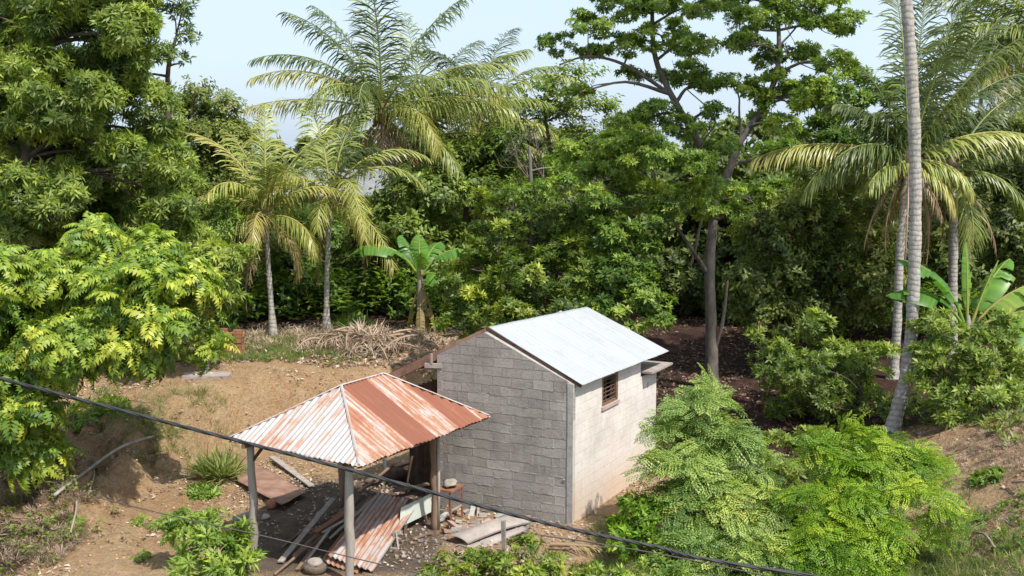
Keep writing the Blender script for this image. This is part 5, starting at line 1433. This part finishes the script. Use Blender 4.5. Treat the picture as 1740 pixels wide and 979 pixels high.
# farther line of trees
far = [(120, 330, 60, 70, 'far tree hidden mostly by the tall dark tree'), (445, 275, 62, 45, 'far rounded tree low on the skyline at left'), (520, 268, 64, 42, 'far tree just left of the distant house'), (600, 280, 66, 46, 'far tree above the distant house roof'), (680, 262, 62, 60, 'far tree seen under the tallest palm fronds'),
       (770, 245, 60, 62, 'far tree seen behind the second palm trunk'), (860, 240, 62, 62, 'far tree showing behind the bare twigs'), (950, 240, 60, 60, 'far tree left behind the forked tree crown'), (1040, 250, 58, 65, 'far tree below the thin crown of the forked tree'), (1130, 290, 60, 60, 'far tree in the gap of the forked crown'),
       (1230, 280, 58, 65, 'far tree between the two pale trunks'), (1330, 270, 60, 70, 'far tree behind the leaning pale trunk'), (1440, 280, 60, 70, 'far tree behind the olive mass'), (1550, 280, 58, 65, 'far tree behind the arching pale frond'), (1660, 230, 56, 60, 'far tree under the pale distant palm'), (1760, 250, 58, 70, 'far tree at the right frame edge')]
for i, (px, py, Y, r, lab) in enumerate(far):
    tree('broadleaf_tree', lab, 'tree', [base_at(px, Y), at(px, py + 40, Y), at(px, py, Y)], .2, .08,
         [L(px, py, r, Y), L(px - r * .6, py + r * .5, r * .8, Y + 1), L(px + r * .6, py + r * .55, r * .8, Y - 1), L(px, py + r * 1.1, r, Y)], 'far', 'lf_far', dens=5, size=1.2, tint=.45, tspread=.15, seed=80 + i, group='trees on the far skyline', twigs=1)
# undergrowth mass that closes the wood
Pu = NR.random((9000, 2)) * np.array([60, 26]) + np.array([-30, 44])
Pz = zt(Pu[:, 0], Pu[:, 1]); hgt = 2.6 * NR.random(9000) ** 1.2 * (.5 + fbm(Pu[:, 0] * .3, Pu[:, 1] * .3, 3, 9))
P3 = np.stack([Pu[:, 0], Pu[:, 1], Pz + hgt], 1)
V, F, T = scatter('far', P3, NR.normal(size=(9000, 3)) * .5 + np.array([0, 0, 1.]), 1.6 + NR.random(9000) * .8, .3 + .15 * NR.normal(size=9000), NR)
tag(mesh_np('undergrowth', V, F, M['lf_mango'], tint=T), kind='stuff')
n_ = 9000
sg = np.sign(NR.random(n_) - .5)
Pu = np.stack([sg * (27 + 75 * NR.random(n_)), 44 + 40 * NR.random(n_)], 1)
Pu[:, 0] *= Pu[:, 1] / 60
P3 = np.stack([Pu[:, 0], Pu[:, 1], zt(Pu[:, 0], Pu[:, 1]) + NR.random(n_) ** .7 * (3 + 7 * fbm(Pu[:, 0] * .15, Pu[:, 1] * .15, 3, 12))], 1)
V, F, T = scatter('far', P3, NR.normal(size=(n_, 3)) * .5 + np.array([0, 0, 1.]), 2.8 + NR.random(n_) * 1.4, .4 + .2 * NR.normal(size=n_), NR)
tag(mesh_np('far_woods', V, F, M['lf_far'], tint=T), kind='stuff')
n_ = 3200
Pu = NR.random((n_, 2)) * np.array([30, 8.5]) + np.array([-14, 36.5])
keep = vnoise(Pu[:, 0] * .5, Pu[:, 1] * .5, 0, 19) > .38
keep &= ~((Pu[:, 0] > 3.0) & (Pu[:, 0] < 8.2) & (Pu[:, 1] < 41))
Pu = Pu[keep]; n_ = len(Pu); Pz = zt(Pu[:, 0], Pu[:, 1])
P3 = np.stack([Pu[:, 0], Pu[:, 1], Pz + NR.random(n_) * 1.3], 1)
V, F, T = scatter('twig_big', P3, NR.normal(size=(n_, 3)) * .4 + np.array([0, 0, 1.]), 1.2 + NR.random(n_) * .6, .35 + .16 * NR.normal(size=n_), NR)
tag(mesh_np('undergrowth', V, F, M['lf_mid'], tint=T), kind='stuff')

# ------------------------------------------------------------------ near shrubs
tree('feathery_shrub', 'large feathery pale green shrub right of the hut', 'shrub',
     [base_at(1200, 21), at(1200, 860, 21), at(1190, 780, 21), at(1180, 710, 21)], .08, .02,
     [L(1180, 690, 42, 21.2, .6), L(1145, 730, 42, 21.2, .6), L(1230, 735, 50, 21, .6), L(1170, 775, 62, 20.8, .6), L(1260, 780, 60, 20.8, .6), L(1130, 800, 36, 20.4, .6), L(1210, 830, 70, 20.4, .6), L(1290, 850, 60, 20.2, .55), L(1160, 870, 55, 20, .6),
      L(1240, 900, 66, 19.8, .6), L(1310, 900, 50, 19.7, .6), L(1180, 930, 55, 19.4, .6), L(1270, 960, 66, 19.2, .6), L(1170, 980, 50, 19, .6), L(1330, 950, 40, 19.2, .6), L(1200, 665, 22, 21.3, .6)],
     'feather', 'lf_feather', dens=15, size=.95, tint=.55, tspread=.24, up=1.5, bark='bark_pale', seed=101, sub=12, twigs=6, limb_r=.3, subr=.36, flatsub=.55)
tree('broadleaf_shrub', 'small glossy bright green shrub at the hut corner', 'shrub',
     [base_at(1085, 20.2), at(1085, 900, 20.2), at(1085, 870, 20.2)], .03, .015,
     [L(1080, 850, 36, 20.3), L(1060, 890, 34, 20), L(1110, 880, 34, 20), L(1080, 920, 38, 19.6), L(1130, 920, 30, 19.6), L(1050, 925, 24, 19.5)], 'rosette_flat', 'lf_lime', dens=30, size=.62, tint=.35, tspread=.2, seed=102)
tree('lime_shrub', 'bright lime green shrub at the foot of the tall palm trunk', 'shrub',
     [base_at(1470, 19.8), at(1470, 930, 19.8), at(1475, 860, 19.8), at(1480, 800, 19.9)], .07, .02,
     [L(1480, 770, 50, 20.4, .7), L(1420, 800, 52, 20.2, .7), L(1540, 780, 45, 20.4, .7), L(1380, 850, 48, 19.9, .7), L(1450, 850, 62, 19.8, .7), L(1520, 840, 55, 20, .7), L(1400, 910, 60, 19.4, .7), L(1480, 910, 60, 19.3, .7), L(1430, 960, 66, 19, .7),
      L(1370, 960, 45, 19, .7), L(1500, 965, 45, 19, .7), L(1400, 760, 30, 20.4, .7), L(1450, 740, 24, 20.5, .7), L(1580, 800, 26, 20.6, .6)],
     'feather', 'lf_lime', dens=26, size=.8, tint=.50, tspread=.24, up=1.1, bark='bark_pale', seed=103, sub=15, subr=.34, twigs=4)
tree('feathery_shrub', 'sparse yellowing spray right of the lime shrub over bare soil', 'shrub',
     [base_at(1560, 19.6), at(1570, 900, 19.6), at(1580, 860, 19.6)], .035, .012,
     [L(1580, 850, 42, 19.6, .5), L(1620, 890, 42, 19.4, .5), L(1560, 910, 36, 19.3, .5), L(1600, 830, 30, 19.8, .5)], 'feather', 'lf_lime', dens=8, size=.8, tint=.5, tspread=.2, up=1.3, seed=104, twigs=5)
tree('weedy_shrub', 'tangled green shrub at the bottom centre before the curved sheets', 'shrub',
     [base_at(860, 18.3), at(860, 975, 18.3), at(860, 955, 18.3)], .03, .01,
     [L(750, 968, 42, 18.2, .7), L(800, 955, 34, 18.3, .7), L(850, 968, 42, 18.1, .7), L(890, 935, 34, 18.5, .7), L(930, 965, 42, 18.2, .7), L(980, 985, 42, 18, .7), L(720, 990, 32, 18, .7), L(880, 990, 60, 17.8, .7), L(790, 995, 55, 17.8, .7), L(905, 920, 18, 18.6)],
     'rosette_flat', 'lf_yell', dens=30, size=.46, tint=.5, tspread=.2, seed=105, sub=10)
tree('weedy_shrub', 'low green shrub at the bottom below the feathery shrub', 'shrub',
     [base_at(1050, 18.2), at(1050, 985, 18.2), at(1050, 965, 18.2)], .03, .01,
     [L(1020, 975, 32, 18.2, .7), L(1070, 975, 36, 18.2, .7), L(1110, 960, 32, 18.4, .7), L(1060, 1000, 45, 18, .7), L(1130, 985, 36, 18.2, .7)],
     'rosette_flat', 'lf_mid', dens=28, size=.5, tint=.6, tspread=.2, seed=106, sub=10)
tree('lanceleaf_shrub', 'upright shrub with long narrow leaves at the lower left', 'shrub',
     [base_at(360, 18.6), at(362, 930, 18.6), at(366, 890, 18.6)], .03, .012,
     [L(370, 890, 30, 18.7), L(350, 925, 42, 18.5), L(395, 925, 36, 18.5), L(340, 965, 42, 18.2), L(390, 970, 45, 18.2), L(420, 900, 16, 18.6), L(420, 950, 24, 18.3)],
     'rosette_narrow', 'lf_mid', dens=26, size=.72, tint=.6, tspread=.18, up=.9, seed=107, sub=9)
tree('small_plant', 'small plant of divided blue green leaves left of the narrow leaved shrub', 'plant',
     [base_at(296, 19.4), at(298, 905, 19.4), at(300, 895, 19.4)], .02, .01, [L(285, 895, 22, 19.4, .6), L(312, 888, 24, 19.4, .6), L(298, 905, 22, 19.3, .6)], 'pinnate_small', 'lf_mid', dens=30, size=.7, tint=.62, seed=108)
for k, (px, py, lab) in enumerate(((240, 893, 'tiny seedling on the bare soil below the fallen pole'), (243, 955, 'lower of two seedlings on the bare soil at the bottom left'), (128, 893, 'tiny weed near the foot of the bright tree'))):
    q = on(px, py); c = q + UP * .12
    tree('seedling', lab, 'plant', [q, q + UP * .08, q + UP * .14], .012, .006, [(c, (.13, .13, .08))], 'pinnate_small', 'lf_mid', dens=60, size=.35, tint=.6, seed=110 + k, limbs=False)
def tuft(name, label, q, r, n, size, mat, kind='blade', tint=.5, seed=1):
    rng = np.random.default_rng(seed); a = rng.random(n) * 2 * pi; d = r * np.sqrt(rng.random(n))
    P = np.stack([q[0] + np.cos(a) * d, q[1] + np.sin(a) * d, 0 * a], 1); P[:, 2] = zt(P[:, 0], P[:, 1]) + .02
    Nn = np.stack([np.cos(a) * d / r * .6, np.sin(a) * d / r * .6, 1 + 0 * a], 1)
    V, F, T = scatter(kind, P, Nn, size * (.7 + .6 * rng.random(n)), tint + .12 * rng.normal(size=n), rng)
    return tag(mesh_np(name, V, F, M[mat], tint=T), label, 'grass tuft')
tuft('grass_tuft', 'tall pale grass tuft beside the flat brown sheet', on(372, 815), .36, 60, 1.5, 'lf_grass', tint=.62, seed=1)
tuft('grass_tuft', 'short leafy weed clump just below the tall grass tuft', on(345, 838), .32, 60, .75, 'lf_mid', 'rosette_narrow', .55, 2)
tuft('grass_tuft', 'green strap leaved tuft behind the dry frond heap', on(602, 562), .4, 26, 1.3, 'lf_mid', 'blade_wide', .5, 3)
tuft('grass_tuft', 'weed clump in the shade under the bright tree on the bank', on(165, 705), .7, 90, .8, 'lf_mid', 'rosette_narrow', .5, 4)
tuft('grass_tuft', 'small green weed on the right dry slope', on(1675, 815), .28, 40, .6, 'lf_mid', 'rosette_flat', .5, 5)

# ------------------------------------------------------------------ heaps, litter, stones
def litter(name, n, fn, kind, size, mat, tint, seed, lift=.02, up=1.0, spread=.35, label=None):
    rng = np.random.default_rng(seed); P = fn(rng, n); n = len(P)
    V, F, T = scatter(kind, P + np.array([0, 0, lift]), rng.normal(size=(n, 3)) * spread + np.array([0, 0, up]), size * (.6 + .8 * rng.random(n)), tint + .2 * rng.normal(size=n), rng)
    return tag(mesh_np(name, V, F, M[mat], tint=T), label, None, None, 'stuff')
PR['flake'] = [np.array(leafquad(np.zeros(3), np.array([1., 0, .1]), np.array([0, 0, 1.]), 1.0, .45, f_)) for f_ in (-.3, -.1, .1, .3, .5)]
PR['dryfan'] = [proto_rosette(rg, 12, .5, .03, 1.35, .35) for _ in range(5)]
def area(x0, x1, y0, y1, thr, sc=.7, s=50):
    def fn(rng, n):
        x = x0 + (x1 - x0) * rng.random(n); y = y0 + (y1 - y0) * rng.random(n)
        k = fbm(x * sc, y * sc, 3, s) > thr + .18 * (rng.random(n) - .5); x, y = x[k], y[k]
        return np.stack([x, y, zt(x, y)], 1)
    return fn
litter('leaf_litter', 20000, area(-13, 3, 17, 30.5, .50), 'flake', .095, 'lf_dead', .66, 1)
litter('leaf_litter', 14000, area(-12.5, 0, 31.0, 37.5, .40, 1.0), 'flake', .13, 'lf_dead', .58, 2)
litter('leaf_litter', 9000, area(3, 10, 25, 42, .45, .9), 'flake', .13, 'lf_dead', .12, 3)
litter('leaf_litter', 9000, area(8.2, 16, 17, 26, .46, 1.2), 'dryfan', .20, 'lf_dead', .55, 4)
litter('leaf_litter', 5000, area(-12.5, -8.2, 17.5, 22.5, .42, 1.2), 'dryfan', .30, 'lf_dead', .45, 5)
litter('weeds', 500, area(-12.5, -8.2, 18, 22.5, .40, 1.2), 'twig', .9, 'lf_mango', .5, 15)
litter('grass', 5200, area(-11.5, -4.4, 31.2, 35.4, .47, .8), 'blade', .38, 'lf_grass', .45, 6)
litter('grass', 900, area(-10.5, -7, 24.6, 28.2, .52, .9), 'blade', .5, 'lf_grass', .45, 7)
litter('grass', 3500, area(1.5, 9, 16, 21.5, .40, .9), 'blade', .5, 'lf_grass', .4, 8)
litter('weeds', 1500, area(8.5, 15, 16, 20.5, .45, .9), 'rosette_flat', .45, 'lf_mid', .4, 9)
litter('weeds', 900, area(-6, 3, 16, 18.6, .42, .9), 'rosette_narrow', .4, 'lf_mid', .45, 10)
litter('weeds', 900, area(10.3, 16, 22.5, 28, .40, .9), 'rosette_narrow', .7, 'lf_mango', .5, 14)
# small stones and clods
def clods(name, n, fn, smin, smax, mat, seed):
    rng = np.random.default_rng(seed); P = fn(rng, n); n = len(P)
    o8 = np.array([[1, 0, 0], [0, 1, 0], [-1, 0, 0], [0, -1, 0], [0, 0, .7], [0, 0, -.6]], float)
    fa = np.array([[0, 1, 4], [1, 2, 4], [2, 3, 4], [3, 0, 4], [1, 0, 5], [2, 1, 5], [3, 2, 5], [0, 3, 5]])
    s_ = smin + (smax - smin) * rng.random(n) ** 3
    V = (o8[None] * (1 + .5 * (rng.random((n, 6, 3)) - .5))) * s_[:, None, None] + P[:, None, :]
    F = (fa[None] + (np.arange(n) * 6)[:, None, None]).reshape(-1, 3)
    return tag(mesh_np(name, V.reshape(-1, 3), F, M[mat], tint=np.repeat(rng.random(n), 8)), None, None, None, 'stuff')
M['clod'] = mat_simple('clod', (.34, .20, .11), (.56, .40, .26), 8, .95)
clods('soil_clods', 7000, lambda g, n: (lambda P: P[~((np.abs(P[:, 0] + 2.9) < 2.2) & (np.abs(P[:, 1] - 21.5) < 2.8))])(area(-13, 1, 17, 31, .42, .9, 60)(g, n)), .008, .055, 'clod', 1)
clods('gravel', 600, area(-2.4, 1.2, 19.6, 21.9, .40, 1.5, 61), .015, .07, 'stone', 2)
clods('soil_clods', 1800, area(8.0, 14, 16.5, 25, .42, .9, 62), .012, .07, 'clod', 3)
# heap of dry palm fronds
hc = on(625, 592); rng = np.random.default_rng(5)
vs, fs, ts = [], [], []; o2 = 0
for k in range(34):
    a = rng.random() * 2 * pi; st = hc + np.array([rng.normal() * .75, rng.normal() * .35, .1 + .45 * rng.random()])
    V, F, T = frond(st, a, .25 * rng.random(), 1.0 + .9 * rng.random(), .7, .32, 22, .93, rng, .8, .3, .03)
    vs.append(V); fs.append(F + o2); ts.append(T); o2 += len(V)
V = np.concatenate(vs); V[:, 2] = np.maximum(V[:, 2], zt(V[:, 0], V[:, 1]) + .01)
tag(mesh_np('dry_frond_heap', V, np.concatenate(fs), M['lf_dead'], tint=np.clip(.45 + .5 * (np.concatenate(ts) - .7), 0, 1)), 'heap of dry bleached palm fronds on the terrace edge', 'frond heap')
litter('dry_leaf_heap', 260, lambda g, n: (lambda a: np.stack([a[:, 0], a[:, 1], zt(a[:, 0], a[:, 1]) + .5 * g.random(n) * np.exp(-((a[:, 0] - hc[0]) ** 2 + (a[:, 1] - hc[1]) ** 2) / .9)], 1))(np.stack([hc[0] + g.normal(size=n) * .8, hc[1] + g.normal(size=n) * .4], 1)), 'dryfan', .8, 'lf_dead', .75, 12)
litter('twig_litter', 900, area(-9.8, -2.6, 32.8, 36.0, .38, 1.0, 70), 'dryfan', .5, 'lf_dead', .7, 11)
# fallen frond bottom
V, F, T = frond(G(935, 925, .12), -.15, .02, 1.9, .12, .42, 34, .95, np.random.default_rng(6), .5, .1, .035)
V[:, 2] = np.maximum(V[:, 2], zt(V[:, 0], V[:, 1]) + .015)
tag(mesh_np('fallen_frond', V, F, M['palm'], tint=T), 'fallen brown palm frond lying below the hut corner', 'palm frond')
# fallen pole on the slope and brushwood at the tree foot
mb = MB(); mb.tube(spline([G(92, 842, .1), G(150, 798, .12), G(205, 760, .12), G(262, 741, .05)], 5), [.035] * 15 + [.018], 8, .8, .1)
tag(mb.build('fallen_pole', M['bark_pale'], smooth=True), 'long thin bent pole lying across the bare slope', 'pole')
rr = random.Random(3)
for k, (a, b, lab) in enumerate((((10, 800), (70, 870), 'fallen branch reaching the foot of the bright tree'), ((130, 850), (120, 905), 'dry stick standing below the bright tree trunk'), ((20, 880), (90, 900), 'crooked branch low in the brush at the left edge'), ((150, 840), (160, 800), 'forked stick right of the bright tree trunk'), ((1655, 905), (1690, 930), 'white stick lying on the right slope'), ((1720, 820), (1760, 835), 'dark stick at the right frame edge'))):
    p0, p1 = G(*a, .05), G(*b, .12)
    mb = MB(); mb.tube(spline([p0, (p0 + p1) / 2 + np.array([.03, .05, .08]), p1], 4), .022, 6, .7, .15)
    tag(mb.build('branch', M['twig'], smooth=True), lab, 'branch')
